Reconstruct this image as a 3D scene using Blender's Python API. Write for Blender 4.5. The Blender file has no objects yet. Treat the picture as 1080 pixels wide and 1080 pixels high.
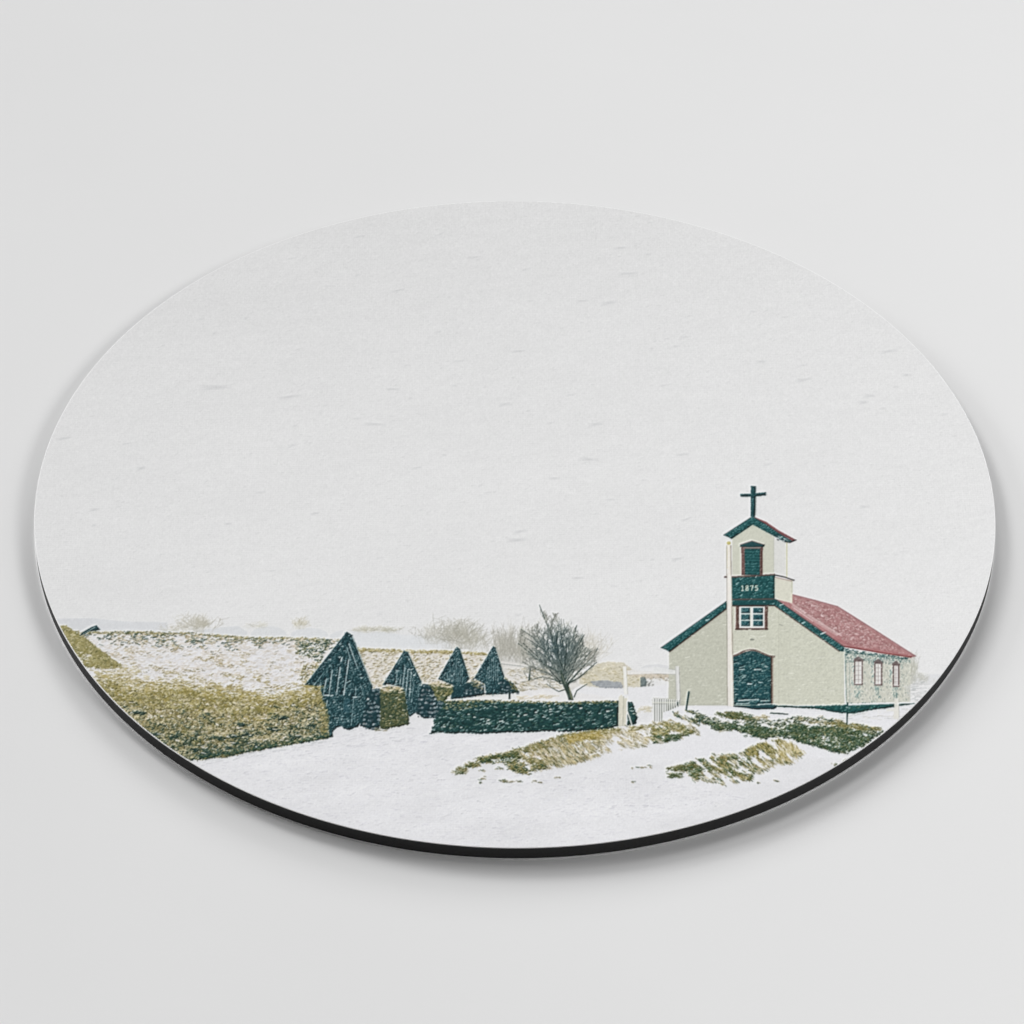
# Close-up of one round mouse pad lying on a white table.  The snowy church picture on it is printed
# artwork: it is drawn here by code, at pixel positions traced from the image, and stored as dye colours in the cloth.
import bpy, bmesh, math
import numpy as np
from mathutils import Vector, Matrix

# ------------------------------------------------------------------ drawing the print
rng = np.random.default_rng(7)
S = 3                                   # drawing samples per image pixel
X0, Y0, PW, PH = 25, 200, 1040, 712     # image pixel window that the print was traced from
NX, NY = PW * S, PH * S
img = np.empty((NY, NX, 3), np.float32)
ids = np.zeros((NY, NX), np.uint8)      # which printed motif each sample belongs to


def lattice(x, y, seed):
    g = np.random.default_rng(seed).random((128, 128)).astype(np.float32)
    xi = np.floor(x).astype(np.int32); yi = np.floor(y).astype(np.int32)
    fx = (x - xi).astype(np.float32); fy = (y - yi).astype(np.float32)
    fx = fx * fx * (3 - 2 * fx); fy = fy * fy * (3 - 2 * fy)
    a, b, c, d = xi & 127, (xi + 1) & 127, yi & 127, (yi + 1) & 127
    return (g[c, a] * (1 - fx) + g[c, b] * fx) * (1 - fy) + (g[d, a] * (1 - fx) + g[d, b] * fx) * fy


def fbm(x, y, size, seed, stretch=1.0, ang=0.0, octaves=3):
    """Cloudy 0..1 noise at image pixel points; features about `size` pixels, longer by `stretch` along `ang` degrees."""
    x = np.asarray(x, np.float32); y = np.asarray(y, np.float32)
    c, s = math.cos(math.radians(ang)), math.sin(math.radians(ang))
    u = (x * c + y * s) / (size * stretch); v = (-x * s + y * c) / size
    out, amp, tot = 0, 1.0, 0.0
    for k in range(octaves):
        out = out + amp * lattice(u * 2 ** k + 17.3 * k, v * 2 ** k + 5.1 * k, seed + k); tot += amp; amp *= .55
    return out / tot


def pmask(pts):
    """Even-odd fill of a polygon: (row slice, column slice, boolean mask)."""
    p = (np.asarray(pts, float) - (X0, Y0)) * S
    r0 = max(0, int(math.floor(p[:, 1].min()))); r1 = min(NY, int(math.ceil(p[:, 1].max())) + 1)
    c0 = max(0, int(math.floor(p[:, 0].min()))); c1 = min(NX, int(math.ceil(p[:, 0].max())) + 1)
    if r1 <= r0 or c1 <= c0:
        return None
    m = np.zeros((r1 - r0, c1 - c0), bool)
    yc = np.arange(r0, r1) + .5; xc = np.arange(c0, c1) + .5
    q = np.roll(p, -1, 0)
    for (ax, ay), (bx, by) in zip(p, q):
        if ay == by:
            continue
        lo, hi = (ay, by) if ay < by else (by, ay)
        i0, i1 = np.searchsorted(yc, (lo, hi))
        if i1 <= i0:
            continue
        xs = ax + (yc[i0:i1] - ay) * (bx - ax) / (by - ay)
        m[i0:i1] ^= xc[None, :] > xs[:, None]
    return slice(r0, r1), slice(c0, c1), m


def grid_of(mk):
    r, c, m = mk
    y, x = np.mgrid[r, c]
    return X0 + (x + .5) / S, Y0 + (y + .5) / S


def fill(pts, col, a=1.0, ident=None, noise=0.0, size=2.0, seed=3, stretch=1.0, ang=0.0):
    mk = pmask(pts)
    if mk is None:
        return
    r, c, m = mk
    v = img[r, c]
    t = np.asarray(col, np.float32)
    if noise:
        x, y = grid_of(mk)
        n = (fbm(x, y, size, seed, stretch, ang) - .5) * 2 * noise
        t = t + n[..., None]
        v[m] = v[m] * (1 - a) + t[m] * a
    else:
        v[m] = v[m] * (1 - a) + t * a
    if ident:
        ids[r, c][m] = ident
    return mk


def mark(pts, ident):
    mk = pmask(pts)
    ids[mk[0], mk[1]][mk[2]] = ident


def rough(pts, amp, step=1.2, seed=0):
    """The polygon with its outline broken up, as grass and drifted snow do."""
    g = np.random.default_rng(seed + 99)
    out = []
    p = list(pts)
    for (ax, ay), (bx, by) in zip(p, p[1:] + p[:1]):
        n = max(1, int(math.hypot(bx - ax, by - ay) / step))
        for k in range(n):
            t = k / n
            out.append((ax + (bx - ax) * t + g.normal(0, amp), ay + (by - ay) * t + g.normal(0, amp)))
    return out


def stroke(x0, y0, x1, y1, w0, w1, col, a=1.0, ident=None):
    dx, dy = x1 - x0, y1 - y0
    L = math.hypot(dx, dy) or 1e-6
    nx, ny = -dy / L / 2, dx / L / 2
    k = 1 / S
    for_w = max(w0, w1)
    if for_w < k:                        # thinner than a sample: thin out the ink instead
        a *= for_w / k; w0 = max(w0, k); w1 = max(w1, k)
    q = [(x0 + nx * w0, y0 + ny * w0), (x1 + nx * w1, y1 + ny * w1), (x1 - nx * w1, y1 - ny * w1), (x0 - nx * w0, y0 - ny * w0)]
    p = (np.array(q) - (X0, Y0)) * S
    r0 = max(0, int(p[:, 1].min())); r1 = min(NY, int(p[:, 1].max()) + 2)
    c0 = max(0, int(p[:, 0].min())); c1 = min(NX, int(p[:, 0].max()) + 2)
    if r1 <= r0 or c1 <= c0:
        return
    yy = (np.arange(r0, r1) + .5)[:, None]; xx = (np.arange(c0, c1) + .5)[None, :]
    ux, uy = dx / L, dy / L
    ox, oy = (x0 - X0) * S, (y0 - Y0) * S
    al = (xx - ox) * ux + (yy - oy) * uy
    ac = np.abs(-(xx - ox) * uy + (yy - oy) * ux)
    t = np.clip(al / (L * S), 0, 1)
    m = (al >= -.5) & (al <= L * S + .5) & (ac <= (w0 + (w1 - w0) * t) * S / 2 + .25)
    v = img[r0:r1, c0:c1]
    v[m] = v[m] * (1 - a) + np.asarray(col, np.float32) * a
    if ident:
        ids[r0:r1, c0:c1][m] = ident


def line(pts, w, col, a=1.0, ident=None):
    for (ax, ay), (bx, by) in zip(pts, pts[1:]):
        stroke(ax, ay, bx, by, w, w, col, a, ident)


def sample(pts, n):
    """n random image pixel points inside a polygon."""
    r, c, m = pmask(pts)
    k = np.flatnonzero(m)
    k = rng.choice(k, n)
    w = m.shape[1]
    return X0 + (c.start + k % w + rng.random(n)) / S, Y0 + (r.start + k // w + rng.random(n)) / S


def strew(pts, n, length, width, ang, palette, a=(.6, 1.0), keep=None, shade=10, feather=0):
    """Short brush strokes inside a polygon.  ang = (mean, spread) in degrees, or a list of those; keep(x, y) gives the share kept."""
    x, y = sample(pts, n)
    if feather:
        x = x + rng.normal(0, feather, n); y = y + rng.normal(0, feather * .4, n)
    if keep is not None:
        k = rng.random(n) < keep(x, y)
        x, y = x[k], y[k]
    pal = palette if callable(palette) else None
    cols = None if pal else np.array([p[:3] for p in palette], float)
    wts = None if pal else np.array([p[3] for p in palette], float) / sum(p[3] for p in palette)
    angs = ang if isinstance(ang, list) else [ang]
    for i in range(len(x)):
        am, asd = angs[rng.integers(len(angs))]
        t = math.radians(rng.normal(am, asd)); L = rng.uniform(*length); w = rng.uniform(*width)
        col = pal(x[i], y[i]) if pal else cols[rng.choice(len(cols), p=wts)]
        col = np.clip(np.asarray(col) + rng.normal(0, shade), 0, 240)
        dx, dy = math.cos(t) * L / 2, math.sin(t) * L / 2
        stroke(x[i] - dx, y[i] - dy, x[i] + dx, y[i] + dy, w, w * .5, col, rng.uniform(*a))


def flecks(pts, n, col=(205, 214, 212), a=(.25, .8), length=(.8, 2.6), width=(.35, .8), ang=(-14, 22)):
    strew(pts, n, length, width, ang, [(*col, 1)], a, shade=8)


# motifs of the print
CHURCH, POLE, TREE, WALL, BANK, GATE, TUFT, RISE, BROW = 1, 2, 3, 4, 5, 6, 7, 8, 9
HUT = (11, 12, 13, 14)
SNOW = (227, 227, 230)
TEAL, DTEAL, BROWN = (22, 74, 76), (18, 56, 62), (86, 66, 62)
CREAM = (204, 205, 190)

# --- winter sky and snow field
yy, xx = np.mgrid[0:NY, 0:NX].astype(np.float32)
gx, gy = X0 + xx / S, Y0 + yy / S
tone = np.interp(np.arange(NY) / S + Y0, (205, 240, 300, 420, 640, 700, 780, 900), (222.5, 222.5, 223.5, 225.5, 227.5, 227, 226.5, 226.5)).astype(np.float32)[:, None]
tone = tone + (fbm(gx, gy, 70, 41, 3, -6) - .5) * 4 + (fbm(gx, gy, 5, 51, 3.5, -8, 2) - .5) * 3
img[:] = tone[..., None]
img[..., 2] += np.clip((gy - 735) / 40, 0, 1) * 2.5
drift = (fbm(gx, gy, 26, 141, 3.2, -7) - .5) * 14 + (fbm(gx, gy, 9, 151, 4, -10) - .5) * 8
img += (drift * np.clip((gy - 738) / 14, 0, 1))[..., None]
del gx, gy, xx, yy, drift
for _ in range(2600):                   # fine driving snow against the sky
    x, y = rng.uniform(30, 1055), 205 + 500 * rng.random() ** 1.0
    L = rng.uniform(1.5, 5); t = math.radians(rng.normal(-10, 12))
    stroke(x, y, x + L * math.cos(t), y + L * math.sin(t), .5, .3, (200, 201, 201), rng.uniform(.08, .42))
blots = [(228, 409, 20, 3, -2), (420, 307, 10, 1.2, -12), (306, 419, 16, 1.6, -7), (395, 448, 15, 1.8, 3), (643, 320, 11, 2.4, -8), (622, 485, 13, 2, 2), (533, 427, 9, 2, -10),
         (629, 448, 9, 2.2, -8), (546, 570, 14, 2.4, -3), (549, 561, 9, 2, -8), (585, 505, 8, 1.5, 0), (333, 542, 6, 1.2, -10), (241, 553, 5, 1.3, 0), (415, 411, 9, 1.2, 0),
         (548, 371, 10, 1.2, -5), (440, 494, 7, 1.2, -8), (938, 371, 12, 2, -9), (803, 382, 6, 1.4, 0), (849, 401, 11, 2, -10), (918, 418, 7, 2, 0), (911, 425, 6, 2, 0),
         (957, 396, 6, 1.5, 0), (912, 535, 7, 2, 0), (68, 463, 10, 1.5, -8), (150, 494, 6, 2, -10), (100, 538, 7, 1.6, -8), (500, 272, 10, 1.1, -5), (655, 262, 9, 1.5, -4),
         (663, 289, 13, 1.4, -3), (615, 318, 8, 1.2, 0), (610, 610, 8, 1.4, 0), (720, 480, 9, 1.4, -6), (715, 590, 8, 1.6, -10), (725, 548, 8, 1.2, -20), (380, 250, 8, 1, -8)]
for bx, by, L, w, t in blots:           # large flakes out of focus
    for k in range(7):
        f = 1 - k / 7
        t_ = math.radians(t); dx, dy = math.cos(t_) * L * f * .85, math.sin(t_) * L * f * .85
        stroke(bx - dx, by - dy, bx + dx, by + dy, w * f * 2.3, w * f * 1.4, (198, 199, 200), .085)

for _ in range(70):                     # more soft flakes of many sizes
    bx, by = rng.uniform(60, 1040), rng.uniform(225, 650); L = rng.uniform(4, 14); w = rng.uniform(.8, 2.6); t = math.radians(rng.normal(-6, 6))
    for k in range(6):
        f = 1 - k / 6; dx, dy = math.cos(t) * L * f * .5, math.sin(t) * L * f * .5
        stroke(bx - dx, by - dy, bx + dx, by + dy, w * f * 1.7, w * f, (202, 203, 204), .07)

# --- far hills and mounds in the snowfall
fill([(50, 653), (98, 652.5), (130, 656), (177, 657), (178, 668), (50, 668)], (214, 216, 219), .75, noise=3, size=8)
fill([(60, 654), (98, 653), (98, 668), (60, 668)], (212, 213, 216), .5)
fill([(175, 668), (205, 666), (240, 661.5), (252, 661), (261, 667), (262, 671), (175, 671)], (216, 218, 220), .9)
for cx, w, h, top in ((284, 19, 10, 661), (327, 20, 8, 663), (368, 20, 8, 665), (402, 26, 9, 667), (440, 18, 8, 672)):
    fill([(cx + w * math.cos(t), top + h - h * math.sin(t) * (1 if math.sin(t) > 0 else .3)) for t in np.linspace(0, 2 * math.pi, 40)], (218, 220, 222), .85, noise=2, size=5)
fill([(380, 668), (470, 672), (482, 690), (372, 690)], (222, 224, 226), .8)
fill([(682, 702), (695, 701), (712, 704), (712, 712), (660, 714)], (214, 215, 217), .7)
fill([(965, 712), (1000, 711.5), (1000, 722), (958, 722)], (219, 220, 222), .8)


def shrub(cx, by, w, h, n, col, a, lean=0):
    for _ in range(n):
        t = rng.normal(0, .7); L = h * rng.uniform(.35, 1.0) * (1 - .3 * min(1, abs(t) * .6))
        x0 = cx + rng.normal(0, w * .2); x1 = x0 + math.sin(t) * w * .5 + lean; y1 = by - L
        xm, ym = x0 + (x1 - x0) * .4 + rng.normal(0, w * .06), by - L * .5
        c = np.clip(np.array(col) + rng.normal(0, 12), 0, 240)
        stroke(x0, by, xm, ym, .45, .4, c, a * .4); stroke(xm, ym, x1, y1, .45, .25, c, a)
        for _k in range(6):
            s = rng.uniform(.1, 1); px, py = xm + (x1 - xm) * s, ym + (y1 - ym) * s
            stroke(px, py, px + rng.normal(0, w * .1), py + rng.normal(-.07, .08) * h, .45, .25, c, a * .85)


shrub(209, 668, 36, 21, 60, (180, 176, 160), .4)
shrub(188, 668, 24, 10, 26, (196, 192, 176), .3)
shrub(316, 664, 16, 14, 34, (196, 191, 172), .38)
shrub(275, 664, 26, 9, 22, (205, 203, 190), .3)
shrub(388, 668, 26, 9, 40, (190, 187, 170), .36); shrub(412, 668, 22, 7, 30, (188, 186, 170), .36)
shrub(456, 680, 28, 24, 55, (184, 182, 172), .34); shrub(484, 685, 44, 34, 130, (172, 170, 158), .4); shrub(503, 688, 24, 26, 50, (184, 182, 170), .34)
shrub(530, 702, 26, 44, 110, (176, 174, 164), .36); shrub(548, 704, 30, 48, 130, (170, 168, 158), .38); shrub(562, 706, 30, 44, 90, (178, 176, 166), .34)
shrub(620, 700, 34, 36, 90, (200, 196, 184), .36)
shrub(961, 722, 16, 36, 60, (190, 190, 178), .4); shrub(974, 722, 22, 14, 40, (196, 196, 188), .4)

# --- rising ground between the huts and the tree, tan hills behind the tree
fill(rough([(528, 697), (570, 703), (600, 705), (640, 716), (640, 738), (480, 738), (534, 716)], .5), (219, 217, 213), 1, noise=8, size=3, stretch=3)
strew([(534, 706), (590, 704), (600, 728), (548, 731)], 420, (2, 6), (.4, .9), (12, 14), [(178, 166, 132, 4), (150, 138, 104, 2), (108, 108, 88, 1), (226, 224, 222, 4)], (.35, .8))
fill(rough([(612, 716), (622, 707), (631, 700), (644, 698.5), (658, 699.5), (667, 706), (678, 712), (677, 725), (657, 726), (637, 727), (612, 722)], .4), (206, 200, 180), .9, noise=12, size=5, stretch=2)
strew([(612, 714), (631, 701), (658, 700.5), (676, 713), (676, 723), (614, 721)], 260, (1.5, 4), (.4, .9), (10, 25), [(186, 174, 132, 4), (168, 158, 116, 2), (222, 216, 202, 5), (150, 145, 118, 1)], (.35, .8))
fill(rough([(622, 719), (640, 718), (656, 720), (658, 726), (637, 728), (628, 724)], .4), (152, 158, 166), .85, noise=22, size=2)
fill(rough([(657, 706), (690, 709), (712, 709), (712, 716), (678, 716), (660, 712)], .4), (206, 194, 176), .75, noise=16, size=3)
strew([(677, 709), (714, 709), (714, 720), (678, 716)], 150, (1.5, 4), (.4, .8), (5, 15), [(176, 164, 140, 3), (140, 136, 126, 1), (205, 190, 166, 3)], (.4, .8))
fill([(676, 715), (681, 714.5), (683, 720), (682, 724.5), (676, 725)], (98, 112, 112), .85, noise=24, size=1.5)
stroke(685, 721, 685, 731, .9, .7, (118, 124, 122), .8); strew([(681, 719), (691, 719), (690, 724), (681, 724)], 24, (1, 2.5), (.4, .8), (0, 40), [(150, 150, 142, 1)], (.5, .8))
fill(rough([(598, 731), (612, 724), (634, 726), (660, 727), (712, 722), (712, 745), (690, 750), (598, 745)], .35), (228, 228, 230), 1)
fill(rough([(479, 737.8), (500, 735.5), (532, 732.5), (556, 729), (581, 726.5), (600, 730), (625, 733), (652, 738), (652, 744), (470, 744)], .3), (228, 227, 227), 1, noise=3, size=3)
strew([(540, 736), (585, 732), (590, 736), (545, 739.5)], 50, (2, 6), (.5, 1.1), (-6, 6), [(205, 192, 160, 1)], (.3, .7))
strew([(676, 745), (690, 746), (688, 752), (672, 752)], 40, (1.5, 4), (.5, 1), (0, 15), [(205, 196, 168, 2), (186, 178, 150, 1)], (.4, .8))

# --- turf roof and wall, ridge at the edge
fill(rough([(60, 667), (90, 667.5), (140, 666.5), (200, 667.5), (260, 672), (335, 674), (366, 674), (366, 730), (330, 738), (60, 738)], .5), SNOW, 1, ident=BANK)
fill(rough([(366, 690), (372, 683.5), (400, 684.5), (427, 686), (470, 686.5), (483, 688), (520, 689), (530, 700), (534, 716), (545, 731), (480, 738), (366, 740)], .5), (218, 214, 206), 1, ident=BANK, noise=10, size=3)


def roof_keep(x, y):
    top = np.interp(x, (60, 90, 200, 260, 335, 366), (667, 667, 668, 672, 674, 674))
    d = y - top
    n = fbm(x, y, 6, 61, 2.4, 10)
    near = np.clip(1.0 - d / 18, 0, 1)
    low = np.clip((d - 38) / 14, 0, 1) * .4
    return np.clip((n - .545 + near * .34 + low * .26) * 4.5, 0.05, 1) * (.7 + .3 * near)


def roof_pal(x, y):
    top = np.interp(x, (60, 90, 200, 260, 335, 366), (667, 667, 668, 672, 674, 674))
    d = y - top
    r = rng.random()
    if d < 16 and r < .34:
        return (62, 84, 70) if rng.random() < .6 else (44, 72, 70)
    if d > 42:
        return (178, 164, 118) if r < .6 else (144, 132, 86)
    return ((166, 152, 108), (186, 172, 142), (112, 108, 82), (205, 190, 172))[rng.choice(4, p=(.36, .32, .16, .16))]


ROOF = [(62, 667), (140, 667), (200, 668.5), (260, 673), (335, 675), (366, 675), (345, 705), (325, 724), (270, 732), (175, 722), (107, 717)]
strew(ROOF, 5200, (2, 6), (.5, 1.2), [(10, 10), (-12, 12)], [(214, 205, 192, 3), (204, 196, 182, 2), (236, 234, 234, 3), (216, 214, 214, 3)], (.3, .8), None, 6)
strew(ROOF, 7600, (1.4, 4.4), (.45, 1.0), [(12, 12), (-14, 14)], roof_pal, (.5, .95), roof_keep, 12)
strew([(62, 666.5), (140, 666.2), (200, 667.5), (260, 672), (345, 673.5), (345, 675.5), (260, 674.5), (200, 670), (62, 669)], 460, (1.2, 3), (.5, .9), (0, 20), [(150, 140, 90, 3), (176, 164, 118, 2), (90, 100, 76, 2)], (.6, 1))
strew([(318, 675), (352, 675), (338, 700), (326, 694), (312, 690)], 260, (1.2, 3), (.6, 1.1), [(20, 18), (-30, 18)], [(44, 72, 66, 3), (84, 98, 72, 3), (140, 136, 96, 2), (205, 205, 196, 1.4)], (.6, 1))
strew([(322, 700), (340, 698), (330, 722), (320, 722), (316, 710)], 150, (1.2, 3), (.5, 1), [(20, 18), (-40, 18)], [(140, 132, 84, 3), (166, 152, 104, 3), (90, 96, 66, 2)], (.5, .95))
strew([(372, 684), (428, 687), (480, 688), (520, 690), (532, 714), (508, 724), (372, 735)], 1900, (1.4, 3.8), (.5, 1), [(8, 14), (-14, 14)],
      [(168, 154, 112, 5), (194, 182, 156, 4), (136, 126, 86, 3), (226, 222, 220, 6), (96, 98, 74, 1.2)], (.45, .95))
strew([(372, 683.5), (428, 686), (480, 687), (522, 689.5), (522, 692), (480, 690), (372, 687.5)], 300, (1.4, 3.4), (.5, 1), (4, 12), [(156, 144, 88, 3), (178, 164, 104, 3), (120, 112, 70, 1)], (.5, .95))
# ridge of grass beside the rim
fill(rough([(55, 661), (63, 660.2), (71, 660.5), (80, 667), (92, 674), (104, 684), (118, 694), (132, 705), (118, 706.5), (97, 704), (60, 706)], .5), (150, 143, 98), 1, ident=BANK, noise=22, size=3)
strew([(58, 661), (71, 661), (92, 675), (118, 695), (131, 705), (110, 706), (85, 706), (70, 690)], 620, (1.4, 3.2), (.5, 1), [(35, 16), (-30, 20)], [(164, 154, 98, 4), (138, 132, 80, 3), (104, 106, 70, 3), (196, 188, 156, 3)], (.55, .95))
strew([(82, 686), (98, 692), (96, 700), (84, 700)], 30, (1.5, 3.5), (.6, 1.1), (15, 10), [(222, 218, 216, 1)], (.6, 1))
strew([(95, 708), (140, 700), (160, 716), (110, 716)], 170, (2, 5), (.5, 1), (4, 10), [(178, 164, 108, 2), (228, 226, 226, 3), (196, 184, 140, 2)], (.5, .9))
fill([(84, 671.5), (89, 666.5), (97, 662), (102.5, 660), (106.5, 664.8), (101, 666), (95, 666.5), (90, 669.5)], (30, 62, 66), .95, ident=BROW)
stroke(88, 669.5, 101, 662, .5, .5, (196, 204, 202), .7)
fill([(330, 722), (345, 728), (352, 778), (346, 778), (338, 740)], (40, 62, 56), 1)
# olive turf wall
TURF = [(95, 716), (107, 717.5), (125, 717), (140, 723.5), (160, 725.5), (175, 721.5), (200, 726), (225, 727), (250, 731), (270, 734.5), (298, 736), (318, 730), (330, 724), (340, 724.5), (340, 738), (344, 752), (347, 765), (349, 778),
        (325, 783), (300, 787), (278, 791.5), (262, 794), (240, 799), (225, 800.5), (202, 802.5), (170, 803), (120, 760)]
fill(rough(TURF, .6), (120, 116, 84), 1, ident=BANK, noise=34, size=3, seed=21, stretch=1.6)


def turf_pal(x, y):
    top = np.interp(x, (95, 140, 175, 270, 300, 340), (716, 722, 723, 734, 736, 725)); bot = np.interp(x, (100, 202, 270, 349), (770, 802, 792, 778))
    f = np.clip((y - top) / (bot - top), 0, 1)
    n = float(fbm(x, y, 7, 71, 1.6, 5))
    e = float(fbm(x, y, 16, 171, 1.6, 5))
    r = rng.random()
    if r < .06 + .06 * (n < .45):
        return (214, 208, 194)
    if f < .32 - .2 * (e - .5) and r < .8:
        return ((154, 144, 84), (138, 130, 72), (178, 168, 118), (114, 112, 68), (194, 184, 146))[rng.integers(5)]
    dark = max(.08, f * .85 - .24) + (x > 285) * .12 + (n < .42) * .22
    if r < dark:
        return ((34, 62, 56), (52, 74, 58), (78, 88, 64), (20, 56, 58))[rng.integers(4)]
    return ((160, 146, 98), (134, 126, 80), (188, 178, 140), (104, 102, 72), (206, 198, 174))[rng.integers(5)]


strew(TURF, 9000, (1.4, 4.0), (.5, 1.1), [(18, 18), (-26, 22), (50, 25)], turf_pal, (.6, 1), None, 20)
def wall_f(x, y):
    top = np.interp(x, (95, 140, 175, 270, 300, 340), (716, 722, 723, 734, 736, 725)); bot = np.interp(x, (100, 202, 270, 349), (770, 802, 792, 778))
    return np.clip((y - top) / (bot - top), 0, 1)


strew(TURF, 3600, (1.6, 4.4), (.6, 1.3), [(14, 16), (-20, 20)], [(30, 58, 54, 4), (48, 70, 56, 3), (72, 82, 60, 3)], (.45, .95), lambda x, y: np.clip((fbm(x, y, 5, 371, 2.6, 6) - .60 + .30 * (wall_f(x, y) - .45)) * 8, 0, 1) * (wall_f(x, y) > .2))
strew(TURF, 4600, (2.2, 5.6), (.45, .9), [(16, 14), (-22, 16)], [(202, 192, 158, 4), (184, 172, 130, 3), (216, 208, 190, 2)], (.45, .9), lambda x, y: np.clip((fbm(x, y, 6, 391, 2.4, -8) - .56) * 8, 0, 1))
strew(TURF, 2200, (2, 5), (.5, 1), [(12, 14), (-24, 18), (50, 20)], [(156, 143, 78, 4), (132, 124, 68, 3), (170, 148, 80, 1)], (.4, .9), lambda x, y: np.clip((fbm(x, y, 8, 411, 2.2, 0) - .40 - .5 * (wall_f(x, y) - .25)) * 6, 0, 1))
for hx, hy, hw in ((143, 752, 7), (150, 753, 5), (232, 779, 9), (246, 777, 6), (262, 776, 8), (185, 778, 6), (255, 765, 5), (290, 770, 8), (300, 758, 5), (205, 792, 6), (270, 786, 10), (312, 778, 8), (330, 766, 6), (165, 775, 5), (220, 795, 10), (240, 790, 8)):
    strew([(hx - hw, hy), (hx, hy - 2.2), (hx + hw, hy - .5), (hx + hw * .3, hy + 2.2)], 26, (1.2, 3.4), (.6, 1.1), (-6, 16), [(22, 52, 52, 3), (38, 62, 54, 2)], (.5, .95))
strew(TURF, 110, (2.4, 5.5), (.7, 1.4), (4, 14), [(222, 214, 208, 1)], (.6, .95))
strew([(200, 799), (262, 790), (349, 774), (349, 779), (278, 791), (202, 803)], 330, (1, 2.6), (.6, 1.2), (-8, 20), [(26, 66, 62, 4), (48, 76, 58, 3), (120, 116, 74, 2)], (.6, 1))
strew([(110, 718), (200, 727), (270, 735), (335, 727), (335, 733), (270, 741), (190, 733), (120, 726)], 420, (1.4, 3.6), (.5, 1), [(-60, 25), (10, 20)], [(160, 146, 82, 3), (140, 130, 72, 3), (194, 182, 138, 2)], (.5, .9))


# ragged meeting of turf and snow along the top of the wall
EDGE = [(100, 716), (125, 717), (140, 723), (160, 725), (175, 721.5), (200, 726), (225, 727), (250, 731), (270, 734), (298, 735.5), (318, 730), (330, 724)]
for _ in range(900):
    k = rng.integers(len(EDGE) - 1); t = rng.random()
    x = EDGE[k][0] + (EDGE[k + 1][0] - EDGE[k][0]) * t; y = EDGE[k][1] + (EDGE[k + 1][1] - EDGE[k][1]) * t
    up = rng.random() < .62
    y += -abs(rng.normal(0, 3.4)) if up else abs(rng.normal(0, 3.2))
    col = ((176, 160, 98), (150, 136, 80), (196, 184, 140), (128, 120, 78))[rng.integers(4)] if up else ((228, 226, 224), (216, 208, 194), (190, 176, 120))[rng.integers(3)]
    L = rng.uniform(1.5, 5); sl = rng.normal(.12, .25)
    stroke(x - L / 2, y - sl * L / 2, x + L / 2, y + sl * L / 2, rng.uniform(.5, 1), .4, col, rng.uniform(.4, .9))

# --- the dark gabled huts
def stones(pts, rows, seed, dark=(20, 54, 60), lights=((150, 160, 166), (112, 126, 134), (184, 190, 192))):
    """Laid stones: dark joints, pale faces in courses."""
    fill(rough(pts, .35, seed=seed), dark, 1, noise=12, size=1.5)
    g = np.random.default_rng(seed)
    r, c, m = pmask(pts)
    x0, y0 = X0 + c.start / S, Y0 + r.start / S
    h = (r.stop - r.start) / S / rows
    k = np.flatnonzero(m)
    for i in g.choice(k, int(len(k) / S / S / (h * 2.3))):
        x, y = x0 + i % m.shape[1] / S, y0 + i // m.shape[1] / S
        y = y0 + (np.floor((y - y0) / h + g.normal(0, .12)) + .5) * h + math.sin(x * .5 + seed) * .6
        L = g.uniform(1.2, 3.4); sl = g.normal(0, .45); t = g.uniform(.28, .62) * h
        col = np.array(lights[g.integers(len(lights))]) * g.uniform(.5, 1.05)
        stroke(x - L / 2, y + sl, x + L * .1, y - sl * .3, t * .7, t, col, g.uniform(.4, .9)); stroke(x + L * .1, y - sl * .3, x + L / 2, y - sl, t, t * .5, col, g.uniform(.4, .9))
    strew(pts, int(len(k) / S / S / 5), (.8, 2.2), (.35, .7), (0, 30), [(*dark, 3), (60, 92, 96, 1), (200, 206, 206, .5)], (.4, .9))


def hut(apex, apex2, left, right, body, strips, ident, board=5.5, seed=0):
    """A steep plank gable over a dark doorway."""
    fill(rough([apex, apex2, right, *body, left], .18, seed=seed), DTEAL, 1, ident=ident, noise=16, size=1.6, stretch=2, ang=70)
    ax, ay = apex; lx, ly = left; rx, ry = right
    fill([(lx + 1, ly), (ax - .5, ay + 1), (apex2[0], apex2[1] + 2), (ax + .5, ay + 6), (lx + board, ly)], (16, 48, 55), .7, noise=14, size=1.6)
    flecks([apex, apex2, right, *body, left], int(100 + 2.2 * (rx - lx) * (body[0][1] - ay) / 10), (138, 160, 164), (.2, .8), (.6, 1.7), (.35, .6), (-10, 50))
    for x0, y0, x1, y1, w, a in strips:
        for k in range(5):
            t0, t1 = k / 5, (k + 1) / 5
            stroke(x0 + (x1 - x0) * t0, y0 + (y1 - y0) * t0, x0 + (x1 - x0) * t1, y0 + (y1 - y0) * t1, w, w, (192, 202, 203), a * rng.uniform(.65, 1.05))
    flecks([apex, apex2, right, *body, left], int(2.2 * (rx - lx)), (206, 212, 210), (.35, .9), (.7, 2.2), (.35, .65), (-20, 24))
    strew([apex, apex2, right, *body, left], int(2.4 * (rx - lx)), (2, 6), (.3, .6), [(88, 6), (62, 6)], [(70, 100, 104, 2), (10, 38, 44, 3), (120, 140, 142, 1)], (.35, .85))
    stroke(apex2[0], apex2[1] + .6, rx + .5, ry, .6, .6, (150, 168, 170), .55)
    stroke(ax - .4, ay, lx, ly, .5, .5, (196, 202, 202), .45)


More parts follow.
